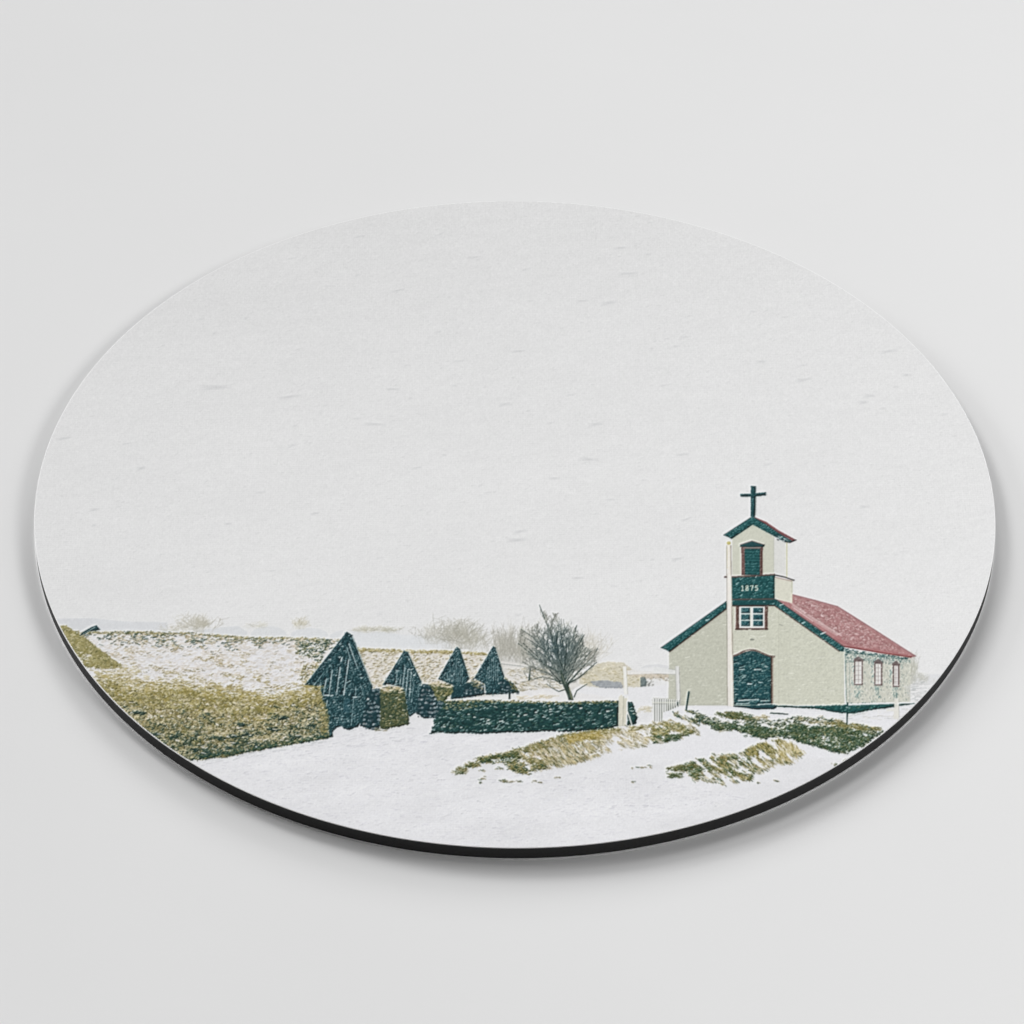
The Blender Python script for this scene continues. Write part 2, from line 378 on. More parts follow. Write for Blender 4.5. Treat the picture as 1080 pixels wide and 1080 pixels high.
# fourth (far) to first (near)
stones([(525, 720), (532, 716), (542, 721), (549, 731), (526, 733)], 5, 4)
strew([(533, 714), (541, 720), (548, 730), (543, 731), (536, 720)], 34, (1, 2.4), (.5, 1), (40, 20), [(140, 128, 76, 1), (110, 106, 70, 1)], (.5, .9))
hut((520.5, 682.3), (523.5, 684), (500.5, 716), (532.6, 715), [(527, 722), (527, 732.5), (513, 733.5), (512, 722)],
    [(515 + k * 2.1, 704 - 3.4 * k + (k > 3) * (k - 3) * 6, 514 + k * 2.3, 719, .5, .5) for k in range(6)], HUT[3], seed=4)
stones([(489, 722), (500, 719), (511, 723), (512, 733), (488, 737)], 5, 5)
strew([(494, 717), (504, 718), (511, 724), (509, 729), (496, 722)], 60, (1, 2.4), (.5, 1), (10, 20), [(186, 176, 150, 2), (130, 120, 80, 2), (90, 92, 66, 2)], (.5, .9))
hut((482, 682.5), (486, 685), (462.5, 716.8), (495.6, 716.5), [(490, 724), (488, 737), (476, 738), (478, 723), (470, 720)],
    [(475.5 + k * 2.1, 706 - 3.4 * k + (k > 3) * (k - 3) * 6.5, 475 + k * 2.2, 720, .5, .55) for k in range(7)], HUT[2], seed=3)
fill([(479, 724), (489, 724), (487.5, 737), (477, 738)], (16, 52, 58), .6)
stones([(441, 727), (447, 722), (460, 724), (468, 728), (470, 742), (466, 758), (448, 758), (438, 752)], 8, 6)
fill(rough([(455, 722), (463, 720.5), (478, 723.5), (479, 730), (470, 739.5), (462, 740)], .5), (86, 94, 62), 1, ident=BANK, noise=20, size=2)
strew([(453, 722), (463, 721), (478, 724), (478, 731), (470, 739), (462, 739)], 170, (1, 2.8), (.5, 1), [(15, 20), (-20, 20)], [(50, 70, 54, 3), (130, 126, 80, 2), (164, 150, 100, 2), (205, 196, 176, 1)], (.5, .95))
strew([(452, 721), (463, 720), (479, 723.5), (476, 726), (458, 724)], 60, (1.4, 3), (.6, 1.1), (6, 10), [(216, 204, 186, 2), (190, 176, 140, 2)], (.5, .95))
hut((426.8, 686.8), (431, 688), (404, 723), (445.6, 721), [(442, 735), (439, 752), (432.5, 757), (430, 748), (427, 736), (424, 725)],
    [(419.5, 709, 418.2, 723, .7, .8), (423.5, 712, 422.3, 724, .7, .8), (427.8, 703, 425, 727, .7, .85), (431, 707, 428.5, 735, .7, .85), (434.6, 709, 432, 740, .7, .8), (437, 720, 434.5, 742, .5, .6), (418.5, 708.5, 422, 708, .5, .7), (430.5, 706.8, 435.5, 706.8, .9, .95), (430.5, 693, 435, 703, .7, .6)], HUT[1], seed=2)
stroke(408, 722.6, 424, 725.5, 1.3, .8, (222, 216, 208), .9)
fill(rough([(401, 728), (407, 724.5), (424, 725.5), (428, 731), (429, 742), (432, 757), (432, 765.5), (418, 767.5), (404, 770), (400, 765), (401, 742)], .5), (72, 82, 56), 1, ident=BANK, noise=22, size=2)
strew([(402, 728), (424, 726), (429, 742), (432, 764), (405, 769)], 420, (1, 2.8), (.5, 1), [(20, 22), (-30, 22)], [(34, 62, 54, 4), (56, 76, 56, 3), (124, 118, 74, 3), (160, 146, 98, 2), (200, 190, 168, .6)], (.55, .95))
strew([(402, 727), (412, 724.5), (426, 726), (427, 731), (408, 731)], 80, (1.4, 3), (.6, 1.2), (2, 10), [(222, 206, 190, 3), (196, 180, 140, 2), (150, 138, 88, 1)], (.55, .95))
stones([(388, 731), (392, 727.5), (401, 726.5), (402, 742), (401, 768), (398, 771), (388, 769), (380, 766), (383, 757), (386, 744)], 10, 7, lights=((150, 160, 166), (112, 126, 134), (205, 208, 208), (176, 184, 188)))
strew([(396, 768), (410, 769), (408, 772), (397, 771.5)], 14, (1.5, 4), (.5, .8), (2, 6), [(150, 136, 100, 1), (120, 120, 96, 1)], (.6, .9))
hut((366.3, 666.6), (372.3, 670.5), (322, 723), (393.8, 726), [(389, 731), (386.5, 745), (383, 760), (378, 767.5), (374, 768), (369, 771), (364, 769.5), (361, 766.5), (356, 768), (352, 771.5), (349.5, 778), (347.5, 772), (348, 757), (343.5, 744), (342, 736.5), (339, 730), (338.5, 724)],
    [(344.8, 717, 341.8, 733, .9, .85), (351, 707, 347.6, 733.5, .9, .9), (359.5, 704, 355.5, 734, .9, .95), (368.6, 696, 363.2, 734, .95, .95), (361.5, 694, 360, 698.5, 1.3, 1), (366.5, 683, 370.5, 698, .8, .7),
     (368.6, 679.5, 378, 706, .9, .95), (372, 671.5, 392, 722, .7, .9), (370, 700, 374, 712, .6, .5), (343, 709, 332, 723, .6, .6), (374, 735, 371, 766, .7, .6), (372, 736, 377.5, 736, 1, .95), (341, 734, 352, 734.2, 1.1, 1), (346, 739, 345, 745, .9, .9), (376, 724, 375.5, 735, .7, .7), (380.5, 722, 384, 734, .5, .6), (370, 728, 378, 727.5, .5, .6), (361, 745, 361.5, 765, .5, .4)], HUT[0], board=8, seed=1)
flecks([(345, 740), (386, 735), (378, 766), (350, 770)], 170, (120, 150, 152), (.2, .8), (.5, 1.4), (.3, .6), (-60, 40))
fill([(364, 738), (370, 738), (369, 752), (362.5, 752)], (44, 84, 96), .5, noise=12, size=1.5)
strew([(343, 723.5), (338, 736), (344, 742), (348, 757), (347, 772), (340, 776), (335, 745), (333, 726)], 240, (1.1, 3), (.5, 1.1), [(20, 20), (-30, 24)], [(150, 138, 84, 4), (176, 164, 118, 3), (108, 104, 66, 2), (54, 76, 60, 1.4)], (.55, .95))

# --- fence behind the huts
stroke(560, 704, 558.6, 718.5, 1.6, 1.5, (66, 84, 82), .95); stroke(538, 727, 538, 737.8, 1.7, 1.6, (44, 62, 64), .95)
line([(527, 700.5), (548, 703), (566, 705), (592, 704)], .6, (146, 152, 150), .7)
line([(533, 706), (560, 709)], .35, (170, 172, 170), .5)

# --- dark stone wall
SW = [(470, 740), (490, 739.8), (514, 739.4), (534, 740.6), (556, 741.2), (580, 741.4), (600, 741.6), (625, 741), (645, 740), (653, 740), (668, 741.5), (670, 748), (673, 757), (671, 764.5), (653, 766.5), (640, 769.5), (620, 771), (600, 772.5), (580, 771.5), (560, 773), (540, 773),
      (520, 774), (505, 774.5), (490, 773.4), (477, 774.5), (465, 773), (455, 774.5), (457, 768), (458.5, 760), (463, 752)]
fill(rough(SW, .5, seed=8), (20, 58, 58), 1, ident=WALL, noise=22, size=2, stretch=1.8, seed=31)
strew(SW, 1900, (1.2, 3.6), (.5, 1.1), [(-14, 14), (14, 18)], [(12, 44, 46, 5), (30, 70, 66, 4), (46, 84, 74, 2), (72, 92, 70, 1.4), (104, 126, 124, 2)], (.5, .9))
strew(SW, 420, (1.2, 4.2), (.4, 1.1), (-12, 14), [(206, 214, 210, 3), (160, 174, 170, 3), (222, 214, 200, 1)], (.45, .95), lambda x, y: np.clip((fbm(x, y, 6, 90) - .3) * 3, 0, 1))
strew([(470, 739.3), (514, 738.6), (600, 740.8), (652, 739.4), (653, 742), (600, 743.4), (514, 741.6), (470, 742.5)], 330, (1.2, 3), (.5, 1), (2, 18), [(128, 116, 66, 3), (84, 90, 58, 3), (168, 152, 104, 2), (40, 62, 52, 2)], (.55, .95))
strew([(470, 742), (500, 741.5), (505, 747), (480, 750), (466, 748)], 70, (1.4, 3), (.5, 1), (5, 12), [(150, 136, 84, 2), (196, 182, 150, 2), (96, 100, 66, 2)], (.5, .9))
for px_, py_ in ((494, 754), (500, 757), (547, 756), (553, 755), (565, 752), (612, 748), (486, 768), (580, 749), (468, 767), (640, 751)):
    stroke(px_, py_, px_ + rng.uniform(1.5, 4), py_ - rng.uniform(-.3, .8), 1.4, .8, (214, 208, 200), .85)

# --- the bare tree
CROWN = [(570, 637.5), (576, 644), (580, 650), (584, 645.5), (590.5, 647), (589, 655), (600, 658), (610, 663), (616, 668), (617, 682), (624, 684), (633, 683), (633, 690), (630, 702), (622, 710), (610, 719), (604, 724), (606, 740),
      (599, 740), (594, 726), (584, 722), (572, 718), (556, 716), (548, 700), (552, 694), (545, 680), (548, 664), (560, 662), (566, 656), (572, 654), (568, 645)]
_cr, _cc, CROWN_M = pmask(CROWN)


def in_crown(x, y):
    i, j = int((y - Y0) * S) - _cr.start, int((x - X0) * S) - _cc.start
    return 0 <= i < CROWN_M.shape[0] and 0 <= j < CROWN_M.shape[1] and CROWN_M[i, j]


def limb(pts, w0, w1, col, a=.95, twigs=0, tl=(6, 14), depth=2):
    n = len(pts) - 1
    for i, ((ax, ay), (bx, by)) in enumerate(zip(pts, pts[1:])):
        stroke(ax, ay, bx, by, w0 + (w1 - w0) * i / n, w0 + (w1 - w0) * (i + 1) / n, col, a)
        ang = math.atan2(by - ay, bx - ax)
        for _ in range(twigs):
            t = rng.random(); px, py = ax + (bx - ax) * t, ay + (by - ay) * t
            s = rng.choice((-1, 1))
            twig(px, py, ang + s * rng.uniform(.25, .75), rng.uniform(*tl) * (.6 + .6 * (i + t) / n), max(.45, w1 * .9), depth)


def twig(x, y, ang, L, w, depth):
    ang += -.12 * math.cos(ang)                 # twigs lift towards the light
    xm, ym = x + math.cos(ang) * L * .5, y + math.sin(ang) * L * .5
    a2 = ang + rng.normal(0, .18); xe, ye = xm + math.cos(a2) * L * .5, ym + math.sin(a2) * L * .5
    if not in_crown(xe, ye):
        return
    inner = max(0, 1 - math.hypot((xe - 588) / 36, (ye - 684) / 34))
    c = np.array((136, 138, 130)) * (1 - inner) + np.array((50, 72, 76)) * inner + rng.normal(0, 12)
    stroke(x, y, xm, ym, w, w * .8, c, .8); stroke(xm, ym, xe, ye, w * .8, w * .5, c, .72)
    if depth > 0:
        for _ in range(3):
            t = rng.uniform(.25, 1); twig(x + (xe - x) * t, y + (ye - y) * t, ang + rng.choice((-1, 1)) * rng.uniform(.25, .7), L * rng.uniform(.35, .6), w * .7, depth - 1)


BARK = (62, 80, 76)
for pts, w0, w1, tw in (
        ([(594, 719), (585, 708), (571, 699), (558, 688), (547, 679)], 1.9, .6, 6), ([(593, 716), (584, 702), (575, 687), (562, 672), (550, 664)], 1.7, .5, 7),
        ([(591.5, 713), (588.5, 695), (582.5, 675), (578, 660), (573, 648), (569.5, 638.5)], 2.2, .45, 5), ([(592, 712), (589, 691), (588, 676), (591, 664)], 2.0, .45, 6),
        ([(595, 717), (598, 700), (603, 683), (607, 667), (609, 660)], 1.7, .45, 7), ([(596, 716), (604, 698), (612, 680), (617, 670)], 1.4, .45, 7),
        ([(600, 721), (611, 709), (619, 700), (627, 692), (631, 684)], 1.9, .5, 4), ([(601, 721), (612, 715), (621, 707), (630, 699)], 1.3, .45, 4),
        ([(590, 714), (579, 694), (570, 676), (564, 664)], 1.4, .45, 7), ([(594, 722), (584, 717), (573, 714.5), (563, 717), (556, 715)], 1.0, .4, 4),
        ([(592, 722), (580, 711), (566, 706), (552, 699)], 1.2, .4, 5), ([(596, 728), (590, 730), (584, 727), (577, 722)], .8, .4, 2), ([(606, 736), (609, 729), (615, 725), (620, 722)], .9, .4, 2)):
    limb(pts, w0, w1, BARK, .95, tw + 1, (5, 13), 2)
for k in range(52):                      # the fan of thin rising branches
    t = rng.uniform(-1.12, .98); L = rng.uniform(30, 70) * (1 - .2 * abs(t))
    x, y = 595.5 + rng.normal(0, 1.5), rng.uniform(708, 722)
    a_ = t * .75; pts = [(x, y)]
    for _k in range(5):
        a_ += (t - a_) * .35 + rng.normal(0, .10)
        x, y = x + math.sin(a_) * L / 5, y - math.cos(a_) * L / 5
        if not in_crown(x, y):
            break
        pts.append((x, y))
    if len(pts) > 2:
        limb(pts, rng.uniform(.7, 1.1), .35, np.array((58, 76, 74)) + rng.normal(0, 22), .85, 2, (3, 8), 1)
for _ in range(800):                   # the haze of fine twigs
    t = rng.uniform(-1.15, 1.0); q = rng.uniform(.25, 1) ** .7
    L = 58 * q * (1 - .18 * abs(t)) * (.92 + .16 * math.sin(t * 7 + 1))
    x, y = 594 + math.sin(t) * L * (.82 if t > 0 else .9), 722 - math.cos(t) * L * 1.12
    if not in_crown(x, y) or y < 652:
        continue
    g_ = max(0, 1 - math.hypot((x - 585) / 38, (y - 682) / 34)) ** .8
    c = np.array((150, 150, 140)) * (1 - g_) + np.array((46, 68, 72)) * g_ + rng.normal(0, 16)
    d = t + rng.normal(0, .5); l_ = rng.uniform(2, 6)
    stroke(x, y, x + math.sin(d) * l_, y - math.cos(d) * l_, .5, .3, c, rng.uniform(.25, .75))
for _ in range(260):                   # pale highlight strokes drawn over the branches for variety
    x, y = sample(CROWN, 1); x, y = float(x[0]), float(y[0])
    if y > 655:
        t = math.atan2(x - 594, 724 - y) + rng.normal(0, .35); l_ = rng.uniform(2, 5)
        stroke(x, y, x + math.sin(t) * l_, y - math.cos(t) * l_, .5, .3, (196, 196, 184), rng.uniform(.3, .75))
limb([(580, 668), (582, 659), (585, 652), (587, 648)], .8, .4, (96, 104, 98), .8, 4, (3, 7), 1)
fill([(600.4, 739), (598.2, 732), (594.6, 724), (592.4, 716), (591.2, 708), (592.8, 707), (595.6, 715), (598, 720.6), (601.4, 720.6), (600.4, 724), (602, 728), (604, 733), (605.4, 739)], (56, 72, 64), 1, noise=20, size=1.5, stretch=3, ang=70)
stroke(601, 726, 604, 738, .8, 1, (176, 172, 132), .7); stroke(593, 712, 597, 722, .5, .6, (180, 180, 160), .55)
mark(CROWN, TREE)

# --- gate and pickets
for x0, y0, x1, y1, w, c in ((659.6, 703.5, 661, 733, 3.9, (232, 231, 226)), (714.6, 703.5, 716.3, 744, 4.2, (226, 226, 218))):
    stroke(x0, y0, x1, y1, w, w, c, 1, GATE); stroke(x0 + w * .42, y0, x1 + w * .42, y1, .5, .5, (186, 186, 178), .8)
fill([(662, 708), (672, 706), (690, 703.5), (714, 707.5), (714, 711.5), (690, 711), (663, 712)], (229, 229, 229), .85)
line([(663, 712), (690, 711), (714, 711.5)], .5, (206, 206, 204), .8)
fill([(653.2, 736), (656, 733), (659, 737), (663, 737), (661.5, 766), (652.5, 767)], (214, 211, 196), 1, ident=GATE, noise=8, size=1.5, stretch=4, ang=90)
stroke(658.5, 735, 657.6, 766, .6, .6, (170, 170, 156), .7); stroke(662.5, 735, 661.6, 765, .8, .8, (236, 235, 230), 1)
stroke(662, 750, 667, 765, 1.1, 1.1, (216, 214, 202), 1, GATE)
fill([(688, 738), (716, 738), (716, 742), (706, 748), (700, 757), (690, 762)], (196, 196, 188), .5)
for k in range(11):
    x = 690.2 + k * 2.45; top = 736.5 + .1 * k; bot = 761.5 - max(0, k - 3) * 2.2
    stroke(x, top, x, bot, 1.15, 1.15, (232, 231, 226), 1, GATE); stroke(x + 1.0, top + 1, x + 1.0, bot, .8, .8, (126, 132, 126), .8)
    stroke(x - .7, top + .4, x + .7, top + .4, .7, .4, (168, 170, 160), .7)
line([(689, 741.5), (716, 741.5)], .9, (206, 206, 196), .9); line([(689, 743), (714, 743)], .4, (140, 144, 138), .7)
stroke(715.2, 741, 715.2, 744.5, 1.4, 1.4, (44, 70, 72), .95)

# --- the church
side = [(891, 686), (961.5, 693.5), (960.5, 741.5), (893, 743)]
fill(side, (204, 204, 192), 1, ident=CHURCH, noise=10, size=2)
strew([(891, 686), (961, 694), (960.5, 699), (940, 701), (915, 699), (892, 700)], 420, (.8, 2.6), (.4, .9), (50, 40), [(70, 108, 110, 3), (112, 140, 138, 3), (44, 84, 88, 2), (196, 198, 190, 2)], (.3, .8))
strew(side, 900, (.8, 3), (.4, .8), (78, 30), [(158, 164, 158, 3), (182, 184, 174, 4), (124, 140, 138, 1.5), (222, 222, 216, 3)], (.25, .7))
strew(side, 240, (.8, 2.4), (.4, .8), (75, 30), [(84, 122, 122, 3), (120, 146, 142, 3)], (.25, .7), lambda x, y: np.clip((fbm(x, y, 4, 95) - .4) * 4, 0, 1))
for wx, wy, ww, wh in ((901.2, 697, 9.6, 26.5), (922.6, 699.5, 8.6, 24.2), (942, 701.5, 7.2, 23.8)):
    fill([(wx - .6, wy - 1), (wx + ww * .5, wy - 4.2), (wx + ww + .8, wy - .6), (wx + ww + .6, wy + 1.2), (wx - .4, wy + 1)], (104, 90, 90), .9)
    fill([(wx, wy), (wx + ww, wy + .4), (wx + ww, wy + wh), (wx, wy + wh)], (122, 104, 102), 1)
    fill([(wx + 1.5, wy + 1.2), (wx + ww - 1.4, wy + 1.4), (wx + ww - 1.4, wy + wh - 1.4), (wx + 1.5, wy + wh - 1.4)], (216, 215, 211), 1)
    for k in range(1, 5):
        y = wy + 1.2 + k * (wh - 2.6) / 5; stroke(wx + 1.6, y, wx + ww - 1.5, y, .45, .45, (160, 150, 150), .6)
    stroke(wx + ww * .5, wy + 1.5, wx + ww * .5, wy + wh - 1.5, .5, .5, (168, 150, 150), .7)
    strew([(wx, wy + wh + .5), (wx + ww - 1, wy + wh + .5), (wx + ww - 2, wy + wh + 14), (wx + 1, wy + wh + 12)], 30, (1, 3), (.4, .9), (80, 22), [(84, 124, 126, 3), (124, 154, 152, 2)], (.3, .75))
    strew([(wx - 3, wy), (wx, wy), (wx, wy + wh), (wx - 3, wy + wh)], 14, (1, 3), (.4, .8), (80, 20), [(70, 118, 122, 1)], (.35, .8))
stroke(892.2, 690, 893.4, 742, .7, .7, (112, 140, 138), .8); stroke(896.5, 700, 897, 742, .4, .4, (130, 154, 152), .6)
flecks(side, 190, (218, 218, 212), (.3, .75), (.8, 3), (.4, .8), (-8, 24))
# front wall
front = [(706.5, 688.4), (767, 643), (771, 640), (818, 640), (891, 687.6), (891.2, 744.6), (705.5, 744.6)]
fill(front, CREAM, 1, ident=CHURCH, noise=9, size=1.6, seed=15)
fill([(706.5, 688.4), (767, 643), (769, 744.6), (705.5, 744.6)], (190, 191, 177), .85, noise=11, size=1.6, seed=16)
for k in range(31):                      # faint weatherboards
    y = 648 + k * 3.2; xa = max(706, 767 - (y - 643) * 1.33); xb = min(890, 818 + (y - 640) * 1.52)
    stroke(xa, y, xb, y, .35, .35, (192, 192, 176), .2)
fill([(822, 655), (835, 650), (835, 744), (819, 744)], (200, 201, 186), .3)
stroke(822, 645, 822, 744, .4, .4, (182, 182, 166), .5)
strew([(700, 736), (890, 738), (890, 744.5), (706, 744.5)], 60, (3, 9), (.4, .8), (0, 3), [(190, 188, 170, 1), (216, 216, 206, 1)], (.3, .6))
# main roof
fill([(836.3, 627.6), (860, 633.6), (884, 640.2), (900, 650), (925, 666), (948, 681), (966.8, 692.8), (961, 694.2), (930, 689.6), (905, 685.2), (892.5, 683.5), (870, 668), (845, 650), (819.5, 632.2), (836.3, 636.6)], (168, 124, 124), 1, ident=CHURCH, noise=20, size=1.6, seed=33, stretch=2.5, ang=33)
fill([(819.5, 632.3), (836.3, 636.8), (862, 655), (886, 671), (893, 682), (892, 683), (870, 668), (845, 650)], (172, 122, 122), .8, noise=12, size=2)
line([(834, 636), (850, 647), (866, 657.5), (888, 671)], 1.7, (214, 186, 186), .6); line([(836, 639.5), (850, 648.5), (866, 659), (884, 670)], 3.4, (206, 182, 180), .5); line([(838, 642), (858, 656)], .7, (226, 214, 214), .6)
line([(821, 634.4), (845, 651), (870, 669), (890, 682.6)], 1.5, (134, 72, 74), .8)
line([(891, 682.4), (905, 684.6), (930, 689), (962, 693.6)], 1.5, (140, 70, 70), .85)
line([(880, 674), (900, 681), (930, 687), (958, 692)], 3, (150, 90, 92), .3)
line([(836.3, 627.6), (860, 633.6), (884, 640.2), (925, 666), (966.8, 692.8)], .7, (128, 84, 88), .7)
strew([(838, 630), (884, 642), (930, 672), (955, 690), (900, 682), (862, 656), (840, 640)], 800, (1, 3.4), (.4, .8), (25, 26), [(212, 192, 190, 6), (132, 92, 92, 3), (194, 164, 162, 4), (160, 140, 134, 2)], (.3, .7), None, 8)
flecks([(838, 630), (884, 642), (930, 672), (955, 690), (900, 682), (862, 656), (840, 640)], 60, (228, 214, 214), (.4, .85), (1.2, 4), (.4, .8), (-4, 20))
strew([(891, 684.5), (961, 694.6), (960, 697), (893, 689)], 110, (1, 3), (.6, 1.1), (9, 10), [(38, 82, 86, 3), (70, 104, 104, 2), (150, 166, 162, 1)], (.5, .95))
# barge boards
def board(pts, ident=CHURCH, edge=None):
    fill(pts, TEAL, 1, ident=ident, noise=14, size=1.6, stretch=2, ang=-30)
    flecks(pts, int(len(pmask(pts)[2].nonzero()[0]) / 22), (112, 152, 152), (.2, .75), (.8, 2.2), (.35, .7), (-18, 18))
    if edge:
        line(edge, 1.1, BROWN, .9)


board([(697.6, 684), (766.8, 635), (767, 642.4), (706.6, 688.2), (703, 686)], edge=[(706.6, 688.2), (767, 642.6)])
line([(697.6, 683.8), (766.8, 634.8)], .6, (60, 70, 72), .9)
board([(817.6, 632.2), (820, 632.8), (846, 652), (870, 668.6), (891, 683.4), (890.6, 687.8), (886, 687.4), (818, 639.4)], edge=[(818, 639.8), (886, 687.6)])
line([(817.8, 632), (846, 651.2), (870, 667.8), (891.6, 683)], .6, (78, 58, 60), .8)
for px_, py_ in ((846, 658), (866, 669.5), (868, 668.5), (745, 655), (823, 639)):
    stroke(px_, py_, px_ + 4, py_ - 1.2, 1.3, .6, (196, 214, 214), .8)
# tower
fill([(816.5, 566), (829, 573), (830.6, 573), (830.8, 610.5), (816.9, 607)], (217, 217, 214), 1, ident=CHURCH, noise=4, size=2)
stroke(830.4, 573, 830.4, 610, .8, .8, (206, 204, 158), .9); stroke(829.2, 574, 829.2, 609, .5, .5, (226, 226, 224), .8)
fill([(773, 568.5), (794.6, 553.5), (816.9, 566.5), (816.9, 607.2), (773, 608.5)], (203, 204, 190), 1, ident=CHURCH, noise=4, size=2)
stroke(816.6, 567, 816.6, 607, .35, .35, (190, 190, 178), .6)
fill([(794.6, 545.2), (808.5, 550.8), (822, 560), (840.6, 570.2), (835, 572.4), (824, 566), (812, 559), (800, 551)], (132, 78, 80), 1, ident=CHURCH, noise=14, size=1.6)
board([(763.6, 565.2), (794.6, 545.2), (794.8, 553.8), (772.2, 569.2), (768.5, 567)])
line([(763.6, 565), (794.6, 545)], .5, (50, 60, 62), .9)
board([(794.6, 545.4), (808, 553.4), (822, 563), (836, 571), (832, 573.2), (826, 571), (812, 563.4), (794.6, 554)])
line([(795, 545.4), (809, 553.4), (823, 562.6), (840.2, 570.4)], .8, (100, 58, 60), .9)
line([(840.4, 570), (834, 572.8), (826, 571.6)], .9, (60, 62, 64), .9)
strew([(817, 566), (826, 566), (833, 571), (828, 573), (819, 570)], 26, (1.2, 3), (.5, 1), (18, 14), [(206, 212, 212, 3), (60, 70, 78, 2), (140, 150, 156, 2)], (.6, .95))
# louvred window of the tower
fill([(782.4, 576), (805.2, 576), (805, 607.4), (782.8, 607.4)], (106, 76, 72), 1, ident=CHURCH)
fill([(786, 579.5), (802.2, 579.5), (802, 607), (786.4, 607)], TEAL, 1, noise=14, size=1.6)
for k in range(8):
    stroke(786.4, 582.5 + 3.1 * k, 802, 582.5 + 3.1 * k, .5, .5, (58, 112, 112), .6)
flecks([(786, 579.5), (802, 579.5), (802, 607), (786, 607)], 60, (120, 160, 160), (.2, .7), (.7, 1.8), (.3, .6), (-30, 20))
strew([(783, 578), (785.8, 578), (785.8, 606), (783.2, 606)], 22, (.8, 1.6), (.4, .8), (-20, 30), [(70, 60, 62, 1), (150, 128, 124, 1)], (.4, .8))
strew([(802.4, 578), (805, 578), (804.8, 606), (802.4, 606)], 22, (.8, 1.6), (.4, .8), (-20, 30), [(70, 60, 62, 1), (150, 128, 124, 1)], (.4, .8))
fill([(781, 577.4), (781.4, 575.4), (793.8, 571.4), (807, 575.4), (806.6, 577.2), (794, 577.6)], (30, 70, 74), 1, noise=10, size=1.5)
line([(781, 575.4), (793.8, 571.2), (807.2, 575.4)], .7, (82, 70, 70), .9); stroke(785, 578.4, 803, 578.4, .6, .6, (150, 160, 152), .8)
# ledge, date board
fill([(771, 608.4), (818, 607), (818, 633.4), (771, 633.8)], TEAL, 1, ident=CHURCH, noise=15, size=1.8, stretch=2, ang=-10)
flecks([(772, 609), (817, 608), (817, 632), (772, 633)], 210, (104, 150, 148), (.2, .7), (.9, 2.6), (.35, .8), (-14, 16))
fill([(817.6, 609.6), (836.6, 612.8), (836.4, 637), (817.8, 632.2)], (214, 213, 199), 1, ident=CHURCH, noise=4, size=2)
stroke(836, 613, 836, 636.6, .6, .6, (196, 196, 170), .8)
line([(764.4, 609), (772, 609.3), (795, 608.2), (818, 606.6)], 1.5, (84, 62, 58), .95, CHURCH); line([(817.6, 607), (828, 609.2), (838.4, 612.8)], 1.1, (60, 58, 58), .95, CHURCH); line([(818, 609.4), (836, 613.6)], .6, (150, 112, 104), .7)
fill([(771, 632.6), (818, 632), (818, 639.8), (771, 640)], TEAL, 1, noise=14, size=1.6)
line([(771, 633), (818, 632.4)], 1.3, BROWN, .9); line([(771, 639.6), (818, 639.4)], 1.2, BROWN, .9)
DIG = (218, 216, 194)
for d, ox in (('1', 783.6), ('8', 788.5), ('7', 793.6), ('5', 798.4)):
    P = {'1': [[(-.9, -1.7), (.1, -2.5), (.1, 2.5)], [(-1.2, 2.5), (1.4, 2.5)]],
         '8': [[(0, -.2), (-1.2, -1), (-.9, -2.3), (.9, -2.3), (1.2, -1), (0, -.2), (-1.4, .9), (-1, 2.4), (1, 2.4), (1.4, .9), (0, -.2)]],
         '7': [[(-1.4, -1.7), (-1.4, -2.4), (1.4, -2.4), (.2, 0), (-.2, 2.6)]],
         '5': [[(1.3, -2.4), (-1, -2.4), (-1.1, -.4), (.5, -.6), (1.4, .6), (.9, 2.2), (-.4, 2.5), (-1.4, 1.8)]]}[d]
    for s in P:
        line([(ox + x, 620.9 + y) for x, y in s], .8, DIG, .92)
flecks([(780, 617), (802, 617), (802, 625), (780, 625)], 12, (60, 112, 112), (.3, .7), (.8, 2), (.3, .5))
# small window
fill([(776.8, 639.9), (810.6, 639.9), (810.2, 664.8), (776.4, 664.8)], (100, 74, 68), 1, ident=CHURCH)
fill([(780, 640.2), (807.2, 640.2), (807, 663), (780.2, 663)], (228, 227, 218), 1)
for x0, x1 in ((782.2, 791.8), (795, 805.2)):
    for y0, y1 in ((641.8, 647.4), (648.7, 654.2), (655.4, 661)):
        fill([(x0, y0), (x1, y0), (x1, y1), (x0, y1)], (26, 76, 84), 1, noise=12, size=1.4)
        flecks([(x0, y0), (x1, y0), (x1, y1), (x0, y1)], 6, (150, 184, 186), (.3, .8), (.6, 1.6), (.3, .6))
line([(776, 664.4), (810.8, 664.4)], 1, (84, 60, 56), .9)
fill([(791.6, 674.6), (794, 673.8), (796.4, 675), (796, 676), (792, 676)], (120, 124, 116), .8); stroke(822.5, 659, 826, 660.5, 1, .8, (150, 152, 142), .7)
